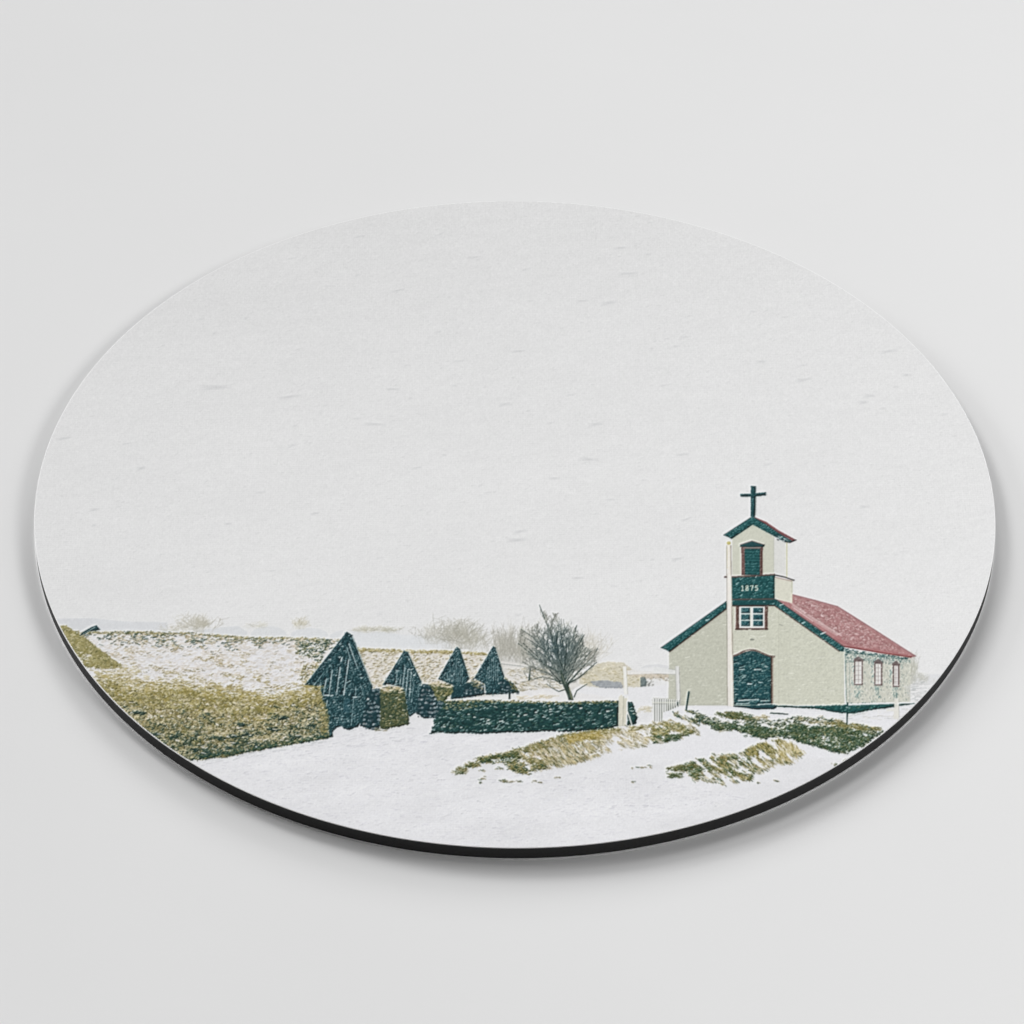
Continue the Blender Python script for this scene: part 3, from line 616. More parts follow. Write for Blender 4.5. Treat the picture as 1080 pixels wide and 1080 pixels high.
# doorway
arch = [(773, 692), (778, 690.2), (784, 687), (789.5, 685.6), (794, 685.2), (799, 686), (806, 689.2), (812, 691.6), (818.2, 692.4), (818, 694), (815.8, 694.4), (815.6, 744), (773.4, 744)]
fill(arch, (94, 72, 66), 1, ident=CHURCH)
fill([(774, 693.4), (779, 692), (785, 689), (790, 687.6), (794, 687.2), (799, 688), (806, 691.2), (813.6, 694), (813.8, 744), (774, 744)], (18, 64, 70), 1, noise=15, size=1.8, stretch=1.8, ang=-15)
flecks([(774, 694), (794, 688), (813, 694.5), (813, 743), (774, 743)], 250, (92, 144, 146), (.2, .75), (.6, 2.2), (.3, .7), (-16, 30))
stroke(815.6, 694, 815.6, 743.5, 1.2, 1.2, (178, 162, 148), .75)
for x0, y0, L, w in ((779, 739.4, 22, 1.3), (789, 722, 5, 1.6), (796, 707, 8, 1.1), (780, 707, 6, .8), (801, 720.5, 4, 1), (784, 713, 4, .8), (803, 740, 9, .9), (777, 743, 14, .9), (800, 743.6, 18, 1)):
    stroke(x0, y0, x0 + L, y0 - L * .04, w, w * .6, (206, 216, 214), .88)
fill([(773, 744.6), (789, 744.6), (818, 743.6), (820, 746.6), (816, 749.4), (806, 748.6), (797, 749.2), (788, 747.4), (774, 746)], (22, 64, 70), 1, noise=14, size=1.5)
fill(rough([(816, 744.4), (850, 745.4), (891, 744.2), (897, 742.4), (961, 741.4), (966, 742.4), (940, 747), (925, 748.4), (912, 751), (900, 753.8), (882, 752), (860, 748), (836, 746.8), (820, 746.2)], .25), (26, 76, 74), 1, ident=CHURCH, noise=18, size=2)
strew([(860, 746.4), (893, 744.8), (935, 744.2), (925, 748), (900, 753)], 130, (1, 3), (.5, .9), (-12, 16), [(40, 92, 90, 3), (16, 58, 62, 3), (110, 146, 140, 2), (60, 84, 60, 1)], (.5, .9))
fill([(893, 742.6), (930, 741.6), (967, 740.8), (967, 742.4), (930, 743.4), (896, 744.6)], (230, 230, 230), .95)
# cross
for pts in ([(792.5, 513), (798.2, 513.2), (797, 546), (792.3, 545.6)], [(781.2, 521.4), (793, 521.3), (808.4, 519.6), (808.8, 523), (797, 524.4), (781.6, 524.6)]):
    fill(rough(pts, .12, .7), (24, 66, 70), 1, ident=CHURCH, noise=16, size=1.3)
    flecks(pts, 22, (130, 162, 162), (.3, .8), (.6, 1.5), (.3, .6), (-60, 40))
stroke(797.8, 513.4, 797.8, 520, 1, 1, (150, 158, 160), .8); stroke(798, 524.6, 797.6, 544, 1.2, .8, (176, 180, 176), .75); stroke(808.8, 519.8, 809, 522.8, .9, .9, (186, 190, 190), .7); stroke(782, 524.8, 792, 524.8, .5, .5, (170, 176, 176), .6)
flecks(front, 1300, (216, 217, 206), (.1, .4), (.8, 2), (.35, .7), (-5, 25))
flecks(front, 230, (222, 222, 214), (.25, .75), (1.5, 6), (.4, .9), (-5, 9))
flecks(front, 1500, (180, 181, 167), (.2, .5), (1, 3), (.35, .7), (0, 30))
# gate post, beam and pickets stand before the church
fill([(690, 703.5), (714, 707.5), (714, 711.5), (690, 710.5)], (224, 225, 224), .9)
line([(690, 711), (714, 712)], .6, (186, 186, 184), .8); line([(706, 706), (714, 707.2)], .5, (176, 178, 170), .7)
stroke(714.9, 703.2, 716.4, 744, 3.6, 3.8, (216, 216, 214), 1, GATE); stroke(716.9, 704, 718.4, 744, .6, .6, (160, 160, 156), .8); stroke(713, 705, 714.4, 744, .5, .5, (190, 190, 184), .8)
for k in range(6):
    x = 704.6 + k * 2.3; top = 738 + .1 * k; bot = 752 - k * 1.8
    stroke(x, top, x, bot, 1.1, 1.1, (232, 231, 226), 1, GATE); stroke(x + 1.0, top + .6, x + 1.0, bot, .8, .8, (128, 134, 126), .8)
line([(703, 741.5), (716, 741.5)], .9, (216, 216, 206), .9); stroke(715.2, 741, 715.2, 744.5, 1.2, 1.2, (44, 70, 72), .9)
# flagpole
fill([(767.3, 574), (771.2, 574), (772.4, 640), (774.4, 745.8), (768.2, 745.4), (767.8, 640)], (229, 224, 216), 1, ident=POLE, noise=3, size=2)
stroke(770.6, 576, 773.6, 745, .9, 1.2, (206, 198, 186), .75); stroke(768.1, 578, 769.2, 745, .8, 1, (236, 232, 228), .8)
stroke(771.5, 576, 774.4, 745, .6, .7, (150, 142, 130), .85); stroke(767.0, 576, 767.9, 745, .5, .6, (166, 160, 148), .8)
stroke(767.6, 578, 767.9, 600, .4, .4, (206, 200, 150), .6)
fill([(769.3 + 2.2 * math.cos(t), 573.4 + 1.8 * math.sin(t)) for t in np.linspace(0, 6.28, 16)], (196, 186, 116), 1, ident=POLE)

def drift(pts, w, col, a=1.0):
    """Loose snow lying along a path, as many small dabs."""
    for (ax, ay), (bx, by) in zip(pts, pts[1:]):
        L = math.hypot(bx - ax, by - ay); sl = (by - ay) / L
        for _ in range(int(L * 1.5) + 2):
            t = rng.random(); x, y = ax + (bx - ax) * t + rng.normal(0, .8), ay + (by - ay) * t + rng.normal(0, w * .55)
            l_ = rng.uniform(.8, 2.4)
            stroke(x - l_ / 2, y - sl * l_ / 2, x + l_ / 2, y + sl * l_ / 2 + rng.normal(0, .3), w * rng.uniform(.3, .7), w * .25, np.array(col) + rng.normal(0, 4), a * rng.uniform(.5, 1))


# --- snow and grass in front
fill(rough([(700, 752), (716, 746), (735, 744.6), (768, 745.4), (800, 749.6), (836, 747), (870, 751), (900, 754), (930, 749), (990, 742), (990, 800), (700, 800)], .25), (228, 228, 231), 1, noise=2, size=3)
strew([(880, 754), (975, 744), (965, 760), (880, 764)], 90, (3, 9), (.5, 1), (-3, 5), [(205, 206, 206, 2), (214, 212, 204, 2), (190, 192, 190, .6)], (.3, .7))
strew([(955, 724), (992, 716), (985, 740), (962, 741)], 110, (2, 8), (.5, 1), (-4, 6), [(196, 198, 199, 2), (206, 206, 206, 2), (170, 176, 176, .6)], (.35, .7))
stroke(813, 752.6, 832, 754, 1.3, .8, (44, 72, 60), .9); stroke(820, 752.8, 828, 753.4, 1, .7, (30, 62, 58), .9)
fill([(943.6, 737), (948.4, 737), (948.8, 759), (943.4, 759)], (222, 220, 212), .95); fill([(935.6, 748), (949, 748.4), (949, 751), (935.6, 750.6)], (225, 223, 216), .95); stroke(948.6, 738, 949, 758, .5, .5, (180, 182, 178), .7)
stroke(894.6, 741.5, 893.8, 765.4, 1.5, 1.2, (28, 72, 72), .97); stroke(893, 747, 896, 746.6, .8, .6, (190, 200, 196), .7)
stroke(727.3, 730, 724.2, 750, 1.8, 1.5, (34, 74, 76), .97)

GREENS = [(52, 74, 54, 4), (34, 62, 52, 4), (80, 90, 62, 3), (110, 108, 74, 2), (146, 138, 98, 1.5), (206, 202, 190, 1.2)]
STRAW = [(144, 133, 88, 4), (170, 158, 120, 4), (194, 184, 154, 3), (100, 100, 68, 2.5), (226, 224, 220, 3)]


def grass(pts, n, length, width, ang, palette, thr, seed, size=5, stretch=2.2, nang=20, a=(.55, .95)):
    mk = pmask(rough(pts, .9, 1.5, seed)); r, c, m = mk
    x, y = grid_of(mk)
    k = np.clip((fbm(x, y, size, seed, stretch, nang) - thr) * 7, 0, 1) * m * .34
    p = np.array(palette, float); w = p[:, 3:] * (p[:, :3].mean(1, keepdims=True) < 175)
    tint = ((p[:, :3] * w).sum(0) / w.sum()).astype(np.float32) + (fbm(x, y, 2, seed + 5, 2.5, nang)[..., None] - .5) * 60
    img[r, c] = img[r, c] * (1 - k[..., None]) + tint * k[..., None]
    strew(pts, int(n * 1.15), length, (width[0] * .85, width[1] * .9), ang, palette, a, lambda x, y: np.clip((fbm(x, y, size, seed, stretch, nang) - thr + .01) * 8, 0, 1), 20, 1.3)


# brow below the church
grass([(716, 751), (728, 749), (746, 764), (738, 766), (712, 755)], 260, (1.5, 4.5), (.5, 1.1), (42, 14), GREENS + [(150, 136, 76, 4)], .38, 201)
brow = [(730, 750), (748, 756), (757, 751.5), (775, 752), (797, 757.6), (815, 761), (840, 757), (870, 758), (900, 764), (930, 770), (932, 773), (917, 784), (897, 796), (880, 794), (866, 790), (845, 783), (823, 777.6), (810, 780.4), (794, 777.6), (776, 770), (760, 772.4), (746, 766.5), (738, 758)]
grass(brow, 3600, (1.3, 3.8), (.5, 1.1), [(24, 18), (-16, 20)], GREENS, .40, 211, 6, 2.6, 12)
core = [(744, 762), (758, 764), (776, 765), (797, 765), (815, 769), (833, 764), (850, 766), (880, 768), (915, 770), (926, 774), (913, 785), (896, 794), (880, 793), (860, 788), (838, 780), (822, 776.4), (808, 779), (794, 776), (776, 769), (758, 770)]
grass(core, 2600, (1.2, 3.2), (.6, 1.2), [(24, 18), (-16, 20)], [(52, 78, 54, 5), (38, 68, 54, 4), (80, 94, 60, 3), (108, 108, 66, 2), (150, 140, 96, .8), (196, 194, 180, .5)], .30, 221, 6, 2.4, 10)
grass([(757, 751.4), (775, 751.6), (792, 755), (796, 759), (776, 759.5), (758, 756)], 420, (1.4, 3.6), (.6, 1.1), [(15, 14)], [(62, 82, 56, 4), (96, 100, 62, 3), (140, 128, 80, 2)], .34, 231, 4)
grass([(795, 757), (812, 755), (812, 759.5), (797, 760)], 60, (1.5, 4), (.5, 1), (2, 8), STRAW, .3, 232, 3)
grass([(836, 757), (866, 756), (905, 764), (929, 769), (925, 775), (890, 769), (855, 763)], 650, (1.4, 4), (.5, 1), [(14, 14), (-20, 16)], STRAW + GREENS, .47, 241, 4)
grass([(872, 763), (888, 762), (932, 768), (930, 770.5), (900, 769.5), (880, 768)], 240, (1.4, 3.6), (.5, 1), (8, 12), [(120, 114, 64, 3), (150, 138, 86, 3), (84, 92, 60, 2)], .36, 242, 4)
drift([(819, 771), (826, 768), (834, 764), (838, 758)], 1.3, (226, 224, 220), .85); drift([(748, 757), (760, 761), (775, 762)], 1.2, (226, 226, 226), .7); drift([(800, 763.5), (820, 761), (834, 761.5)], 2, (229, 229, 230), .9); drift([(852, 767), (866, 764), (880, 766)], 1.6, (228, 228, 228), .8)
drift([(866, 783), (876, 787), (886, 788)], 1.4, (222, 221, 218), .8); drift([(876, 775), (884, 780), (880, 784)], 1.1, (216, 214, 206), .7)
stroke(759, 773, 767, 769.4, 1.2, .6, (206, 202, 186), .9)
mark(brow, TUFT)
# bank in front of the stone wall
b1 = [(480, 815.6), (492, 808), (503, 800), (520, 797), (540, 792.4), (556, 787), (575, 782), (595, 774.8), (615, 772.4), (634, 770.2), (660, 766.8), (690, 762.6), (706, 760.4), (722, 757), (733, 762), (739, 772), (738, 777), (730, 770.6), (718, 779), (706, 782), (690, 786), (675, 790), (660, 790.5), (640, 795),
      (620, 803.4), (606, 806), (590, 810.6), (579, 812), (566, 813), (551, 816.6), (540, 813), (533, 807), (520, 804.6), (506, 806), (498, 810.6), (484, 816.6)]
grass(b1, 1500, (2, 6), (.45, 1), (36, 14), STRAW + [(90, 96, 64, 1.2)], .42, 301, 5, 2.6, 34)
grass([(503, 800), (540, 792.6), (575, 782), (595, 775), (634, 770.4), (634, 777), (600, 782), (575, 790), (540, 798), (508, 804)], 900, (1.5, 4.5), (.5, 1), [(-16, 12), (30, 16)], [(126, 120, 68, 5), (104, 102, 60, 3), (156, 146, 96, 3), (60, 76, 54, 3), (220, 216, 206, 1)], .3, 302, 6)
grass([(504, 801), (545, 794), (552, 800), (530, 805), (508, 805)], 460, (1.2, 3.2), (.6, 1.1), [(-10, 14), (20, 14)], [(34, 64, 50, 4), (54, 78, 54, 3), (96, 98, 58, 3), (140, 126, 70, 2)], .28, 303, 6)
grass([(532, 804), (556, 798), (580, 803), (576, 811), (552, 817), (538, 812)], 520, (1.4, 3.6), (.6, 1.1), [(20, 16), (-14, 14)], [(42, 70, 52, 3), (88, 94, 56, 3), (128, 118, 66, 3), (166, 150, 98, 2)], .36, 304, 5)
grass([(548, 791), (596, 777), (640, 774), (632, 798), (610, 806), (580, 808), (552, 800)], 1050, (2, 6.5), (.4, .9), (42, 9), [(190, 176, 136, 4), (164, 148, 100, 3), (214, 206, 186, 3), (116, 112, 72, 2), (58, 78, 56, 1.2)], .36, 305, 5, 2.6, 42)
grass([(596, 776), (640, 771), (642, 778), (600, 784)], 240, (1.6, 4), (.5, 1), [(40, 14)], [(150, 134, 66, 4), (170, 152, 86, 3), (196, 180, 126, 2)], .26, 306, 5)
grass([(634, 771), (668, 767.4), (706, 761.4), (706, 764), (668, 771), (636, 775)], 300, (1.5, 4), (.5, 1), (-7, 10), [(146, 138, 88, 4), (118, 114, 70, 3), (190, 180, 144, 3), (220, 218, 212, 2)], .3, 307, 6)
grass([(634, 776), (668, 771), (690, 770), (684, 785), (640, 795)], 420, (2, 5.5), (.4, .9), (34, 12), [(205, 194, 162, 4), (186, 172, 128, 3), (150, 136, 90, 2), (226, 224, 222, 3)], .42, 308, 5)
grass([(688, 766), (716, 763), (734, 772), (722, 778), (702, 783), (688, 784)], 560, (1.6, 4.4), (.5, 1), [(38, 14), (-10, 12)], [(120, 116, 66, 4), (62, 84, 56, 3), (160, 146, 92, 3), (196, 184, 146, 1.5)], .38, 309, 4)
grass([(690, 777), (722, 774), (718, 780), (700, 784), (690, 785)], 150, (1.4, 3.4), (.6, 1.1), (6, 14), [(50, 76, 54, 4), (84, 92, 58, 2)], .34, 310, 4)
grass([(484, 809), (494, 812), (492, 817), (480, 817)], 60, (1.2, 3), (.5, 1), (10, 20), [(70, 86, 54, 3), (120, 112, 64, 3)], .2, 311, 3)
grass([(491, 807), (504, 803), (506, 809), (494, 811)], 80, (1.4, 3.6), (.5, 1), (-12, 14), [(60, 80, 54, 3), (120, 112, 64, 3), (150, 136, 84, 2)], .25, 312, 3)
drift([(522, 803), (545, 801.6), (556, 804)], 1.6, (226, 226, 228), .85); drift([(556, 800), (576, 797), (590, 798)], 1.4, (224, 214, 208), .7); stroke(606, 786, 613, 796, 1.3, .5, (226, 225, 224), .85); stroke(590, 789, 598, 801, 1.1, .4, (222, 220, 216), .8); stroke(655, 776, 668, 782, 2.4, 1, (228, 227, 228), .85); stroke(622, 797, 634, 794, 1.4, .6, (228, 228, 230), .9)
mark(b1, RISE)
# bank nearest the rim
b3 = [(703, 815), (716, 808), (730, 806), (742, 799), (753, 796), (763, 797.4), (776, 795), (788, 791), (800, 785.4), (812, 782.4), (824, 780.6), (836, 784), (846, 790), (848, 797), (840, 800), (835, 807), (824, 806), (812, 811), (800, 818), (790, 824), (778, 826.6), (762, 829), (748, 825), (735, 826), (722, 820), (706, 820.6)]
grass(b3, 1900, (2, 5.6), (.5, 1.1), (36, 10), STRAW + [(74, 90, 56, 3), (50, 76, 52, 2)], .47, 401, 5, 2.4, 34)
grass([(742, 800), (763, 797.6), (776, 796), (790, 800), (798, 812), (792, 824), (772, 824), (754, 812), (742, 806)], 900, (1.6, 4.4), (.5, 1.1), (36, 11), [(58, 82, 52, 4), (104, 104, 62, 4), (140, 126, 72, 3), (176, 160, 112, 2)], .42, 402, 5, 2.4, 36)
grass([(788, 791.4), (806, 784), (824, 781), (834, 785), (828, 793), (806, 798), (790, 797)], 760, (1.6, 4.6), (.5, 1), (44, 12), [(146, 134, 74, 5), (118, 112, 60, 3), (176, 164, 112, 3), (74, 84, 54, 3), (224, 222, 214, 1)], .34, 403, 6, 2, 40)
grass([(824, 781), (840, 786), (848, 795), (842, 800), (832, 806), (820, 796)], 260, (2, 6), (.4, .9), (56, 10), [(184, 172, 128, 4), (160, 146, 86, 3), (206, 198, 170, 3)], .36, 404, 4, 2.4, 55)
grass([(800, 798), (822, 796), (830, 806), (812, 810), (802, 806)], 200, (1.8, 5), (.4, .9), (42, 9), [(176, 162, 112, 4), (150, 138, 80, 3), (90, 96, 58, 2)], .44, 405, 4, 2.4, 42)
grass([(716, 808), (742, 800), (752, 812), (752, 822), (732, 824), (716, 818)], 520, (1.5, 4), (.5, 1.1), [(24, 14), (-14, 12)], [(52, 78, 52, 4), (86, 94, 58, 3), (128, 116, 68, 3)], .46, 406, 5, 2, 20)
grass([(703, 811), (720, 807), (722, 812), (706, 816)], 80, (1.4, 3.4), (.5, 1), (-4, 12), [(110, 108, 66, 3), (70, 86, 56, 2)], .3, 407, 4)
grass([(706, 817), (720, 816), (720, 821), (706, 821)], 50, (1.4, 3.4), (.5, 1), (6, 12), [(90, 98, 60, 3), (60, 80, 54, 2)], .3, 408, 4)
for x0, y0, x1, y1, w in ((768, 803, 776, 808, 2), (801, 797, 808, 804, 1.4), (790, 803, 795, 811, 1.4), (752, 806, 762, 812, 1.2), (744, 815, 752, 820, 1.6), (780, 812, 790, 819, 1.4), (825, 786, 831, 792, 1.1), (762, 818, 772, 822, 1.6)):
    stroke(x0, y0, x1, y1, w, w * .4, (228, 228, 230), .88)
mark(b3, TUFT)
for x, y, n, w, h in ((509, 822, 10, 5, 2), (531, 824, 18, 6, 1.6), (537, 825, 16, 6, 1.6), (549, 824.5, 14, 5, 1), (565, 824, 7, 3, 1), (571, 826, 9, 4, 1), (507, 826, 5, 3, 1), (590, 820.6, 8, 5, .8), (509, 813, 7, 4, 1), (528, 811, 9, 5, 1.4), (568, 811, 9, 5, 1.4), (558, 817, 7, 4, 1),
                      (668, 825, 5, 5, 1), (676, 810, 10, 7, 1.4), (686, 808.5, 6, 3, 1.6), (818, 824, 5, 2, 1), (791, 817, 6, 4, 1), (812, 803, 8, 4, 2), (841, 795, 8, 4, 2), (820, 824.4, 4, 2, .8), (786, 777, 4, 5, .8), (883, 807, 10, 5, 2.4), (891, 803, 6, 3, 2), (800, 826, 5, 4, .8)):
    for _ in range(n):
        px_, py_ = x + rng.normal(0, w * .45), y + rng.normal(0, h * .45); L = rng.uniform(1, 3)
        stroke(px_ - L / 2, py_ - .2, px_ + L / 2, py_ + rng.uniform(-.2, .9), .8, .5, ((64, 84, 62), (112, 108, 72), (150, 138, 100))[rng.integers(3)], rng.uniform(.4, .9))
strew([(210, 806), (350, 781), (480, 776), (640, 772), (560, 790), (490, 805), (480, 820), (640, 812), (760, 835), (800, 840), (700, 872), (600, 889), (500, 890), (400, 876), (300, 850)], 3200, (1.2, 6), (.4, .9), (-4, 10), [(204, 203, 212, 3), (212, 211, 216, 4), (236, 236, 237, 4), (190, 190, 196, .8)], (.15, .5))
strew([(350, 780), (380, 768), (432, 766), (455, 776), (430, 784), (360, 792)], 130, (2, 8), (.5, 1.1), (-6, 10), [(205, 206, 210, 3), (214, 214, 218, 3)], (.25, .6))
strew([(202, 804), (349, 779.5), (349, 783), (278, 797), (215, 807)], 70, (3, 9), (.5, 1), (-10, 5), [(204, 205, 208, 1)], (.25, .6))
# snow streaks blown across the darker things
for pts, n in (((np.array(SW)), 60), ([(326, 722), (366, 668), (392, 726), (380, 765), (346, 770)], 90), ([(404, 722), (428, 688), (445, 720), (432, 755)], 40), ([(771, 609), (818, 607), (818, 640), (771, 640)], 26), ([(774, 694), (813, 694), (813, 743), (774, 743)], 30)):
    flecks([tuple(p) for p in pts], n, (214, 220, 218), (.3, .75), (1.2, 3.6), (.4, .8), (-16, 16))


# --- press the print: crisp it up and add the tooth of the cloth
def box(a, r):
    for ax in (0, 1):
        p = np.concatenate([np.repeat(a.take([0], ax), r, ax), a, np.repeat(a.take([-1], ax), r + 1, ax)], ax)
        c = np.cumsum(p, ax, dtype=np.float64)
        n = a.shape[ax]; k = 2 * r + 1
        a = ((c.take(range(k, k + n), ax) - c.take(range(0, n), ax)) / k).astype(np.float32)
    return a


soft = box(img, 1)
grey = soft @ np.array((.3, .5, .2), np.float32)
img = soft + (.78 * (grey - box(box(grey, 3), 2)))[..., None]
g = rng.normal(0, 1, (PH * 2 // 2, PW)).astype(np.float32)
g = np.repeat(np.repeat(g, S, 0), S, 1)
img += (box(g, 1) * 3.4)[..., None]
np.clip(img, 4, 238, img)

# ------------------------------------------------------------------ scene helpers
scene = bpy.context.scene
col_link = scene.collection.objects.link


def link(name, me, mat, parent=None, label=None):
    o = bpy.data.objects.new(name, me); col_link(o)
    if mat:
        me.materials.append(mat)
    if parent:
        o.parent = parent
    if label:
        o['label'] = label
    return o


def material(name, build):
    m = bpy.data.materials.new(name); m.use_nodes = True
    build(m.node_tree, m.node_tree.nodes['Principled BSDF'])
    return m


def lathe(name, prof, seg=720):
    """A closed solid turned about z from (radius, height) pairs."""
    bm = bmesh.new(); rings = []
    for r, z in prof:
        rings.append([bm.verts.new((r * math.cos(2 * math.pi * k / seg), r * math.sin(2 * math.pi * k / seg), z)) for k in range(seg)])
    for a, b in zip(rings, rings[1:]):
        for k in range(seg):
            bm.faces.new((a[k], a[(k + 1) % seg], b[(k + 1) % seg], b[k]))
    bm.faces.new(rings[0][::-1]); bm.faces.new(rings[-1])
    bm.normal_update()
    me = bpy.data.meshes.new(name); bm.to_mesh(me); bm.free()
    return me


# ------------------------------------------------------------------ materials
LIGHT = 1.03     # brightness of a white sheet under the lamps, to turn picture tones into dye albedo


def cloth_mat(nt, b):
    at = nt.nodes.new('ShaderNodeAttribute'); at.attribute_name = 'print'
    tc = nt.nodes.new('ShaderNodeTexCoord')
    w1 = nt.nodes.new('ShaderNodeTexWave'); w1.inputs['Scale'].default_value = 620; w1.inputs['Distortion'].default_value = 3; w1.bands_direction = 'X'
    w2 = nt.nodes.new('ShaderNodeTexWave'); w2.inputs['Scale'].default_value = 520; w2.inputs['Distortion'].default_value = 3; w2.bands_direction = 'Y'
    nz = nt.nodes.new('ShaderNodeTexNoise'); nz.inputs['Scale'].default_value = 1500; nz.inputs['Detail'].default_value = 3
    ad = nt.nodes.new('ShaderNodeMath'); ad.operation = 'ADD'
    ad2 = nt.nodes.new('ShaderNodeMath'); ad2.operation = 'ADD'
    bp = nt.nodes.new('ShaderNodeBump'); bp.inputs['Strength'].default_value = .07; bp.inputs['Distance'].default_value = .0001
    for n in (w1, w2, nz):
        nt.links.new(tc.outputs['Object'], n.inputs['Vector'])
    nt.links.new(w1.outputs['Fac'], ad.inputs[0]); nt.links.new(w2.outputs['Fac'], ad.inputs[1])
    nt.links.new(ad.outputs[0], ad2.inputs[0]); nt.links.new(nz.outputs['Fac'], ad2.inputs[1])
    nt.links.new(ad2.outputs[0], bp.inputs['Height']); nt.links.new(bp.outputs[0], b.inputs['Normal'])
    nt.links.new(at.outputs['Color'], b.inputs['Base Color'])
    b.inputs['Roughness'].default_value = .92; b.inputs['Specular IOR Level'].default_value = .12


def rubber_mat(nt, b):
    nz = nt.nodes.new('ShaderNodeTexNoise'); nz.inputs['Scale'].default_value = 2600; nz.inputs['Detail'].default_value = 4
    tc = nt.nodes.new('ShaderNodeTexCoord'); nt.links.new(tc.outputs['Object'], nz.inputs['Vector'])
    cr = nt.nodes.new('ShaderNodeValToRGB'); cr.color_ramp.elements[0].color = (.022, .022, .0225, 1); cr.color_ramp.elements[1].color = (.046, .046, .046, 1)
    nt.links.new(nz.outputs['Fac'], cr.inputs[0]); nt.links.new(cr.outputs[0], b.inputs['Base Color'])
    bp = nt.nodes.new('ShaderNodeBump'); bp.inputs['Strength'].default_value = .25; bp.inputs['Distance'].default_value = .00008
    nt.links.new(nz.outputs['Fac'], bp.inputs['Height']); nt.links.new(bp.outputs[0], b.inputs['Normal'])
    b.inputs['Roughness'].default_value = .75; b.inputs['Specular IOR Level'].default_value = .3


def highlight_mat(nt, b):
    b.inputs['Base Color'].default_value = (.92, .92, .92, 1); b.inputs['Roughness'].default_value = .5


def table_mat(nt, b):
    tc = nt.nodes.new('ShaderNodeTexCoord')
    nz = nt.nodes.new('ShaderNodeTexNoise'); nz.inputs['Scale'].default_value = 9; nz.inputs['Detail'].default_value = 5; nz.inputs['Roughness'].default_value = .55
    cr = nt.nodes.new('ShaderNodeValToRGB'); cr.color_ramp.elements[0].position = .3; cr.color_ramp.elements[1].position = .7
    cr.color_ramp.elements[0].color = (.715, .715, .715, 1); cr.color_ramp.elements[1].color = (.73, .73, .73, 1)
    fine = nt.nodes.new('ShaderNodeTexNoise'); fine.inputs['Scale'].default_value = 1400; fine.inputs['Detail'].default_value = 3
    bp = nt.nodes.new('ShaderNodeBump'); bp.inputs['Strength'].default_value = .12; bp.inputs['Distance'].default_value = .0001
    for n in (nz, fine):
        nt.links.new(tc.outputs['Object'], n.inputs['Vector'])
    nt.links.new(nz.outputs['Fac'], cr.inputs[0]); nt.links.new(cr.outputs[0], b.inputs['Base Color'])
    nt.links.new(fine.outputs['Fac'], bp.inputs['Height']); nt.links.new(bp.outputs[0], b.inputs['Normal'])
    b.inputs['Roughness'].default_value = .7; b.inputs['Specular IOR Level'].default_value = .2


CLOTH = material('printed_cloth', cloth_mat); RUBBER = material('black_rubber', rubber_mat)
HIGHLIGHT = material('edge_highlight', highlight_mat); TABLE = material('white_table', table_mat)

# ------------------------------------------------------------------ the mouse pad
R, THICK, CLOTH_T, HIGHLIGHT_T = .1, .00335, .00018, .0003
pad = bpy.data.objects.new('mouse_pad', None); col_link(pad)
pad['label'] = 'round mouse pad with black rubber edge, printed with a church in snow'
pad['category'] = 'mouse pad'

link('rubber_base', lathe('rubber_base', [(R - .0006, HIGHLIGHT_T), (R - .0001, HIGHLIGHT_T), (R, HIGHLIGHT_T + .0001), (R, THICK - CLOTH_T)]), RUBBER, pad, 'black rubber base showing as a dark edge')
link('edge_highlight_ring', lathe('edge_highlight_ring', [(R + .00012, 0), (R + .00016, .00003), (R + .00016, HIGHLIGHT_T - .00003), (R + .00012, HIGHLIGHT_T)]), HIGHLIGHT, pad, 'thin pale ring added as the lit line along the lower edge')  # pale ring added so the base's lower edge looks caught by light

# homography of the fitted camera, baked in: image pixels -> metres on the cloth
PIXELS_FROM_PAD = np.linalg.inv(np.array([[2.22219737e-04, 1.06347342e-06, -1.21240895e-01], [1.82869121e-06, -3.31323913e-04, 1.72821296e-01], [-1.51742035e-06, 2.74927579e-04, 9.78788804e-01]]))


def srgb_to_linear(v):
    v = v / 255.0
    return np.where(v <= .04045, v / 12.92, ((v + .055) / 1.055) ** 2.4)


n_x, n_y = 1400, 940
gx, gy = np.meshgrid(np.linspace(-R, R, n_x), np.linspace(-R, R, n_y))
rad = np.hypot(gx, gy)
cell = 2 * R / (n_y - 1)
over = rad > R
k = np.where(over, R / np.maximum(rad, 1e-9), 1)
px_m, py_m = gx * k, gy * k                     # cells that cross the rim end on it
h = np.stack([px_m, py_m, np.ones_like(px_m)], -1) @ PIXELS_FROM_PAD.T
lx, ly = h[..., 0] / h[..., 2], h[..., 1] / h[..., 2]
fx = np.clip((lx - X0) * S - .5, 0, NX - 2); fy = np.clip((ly - Y0) * S - .5, 0, NY - 2)
ix, iy = fx.astype(int), fy.astype(int); tx, ty = (fx - ix)[..., None], (fy - iy)[..., None]
smooth = box(img, 1)
dye = (smooth[iy, ix] * (1 - tx) + smooth[iy, ix + 1] * tx) * (1 - ty) + (smooth[iy + 1, ix] * (1 - tx) + smooth[iy + 1, ix + 1] * tx) * ty
dye = np.clip(srgb_to_linear(dye) / LIGHT, 0, .88)
dye[rad > R - .0001] = .86              # white rim highlight painted into the dye
motif = ids[iy, ix]
inside = ~over
cell_ok = inside[:-1, :-1] | inside[1:, :-1] | inside[:-1, 1:] | inside[1:, 1:]
cell_id = motif[:-1, :-1]


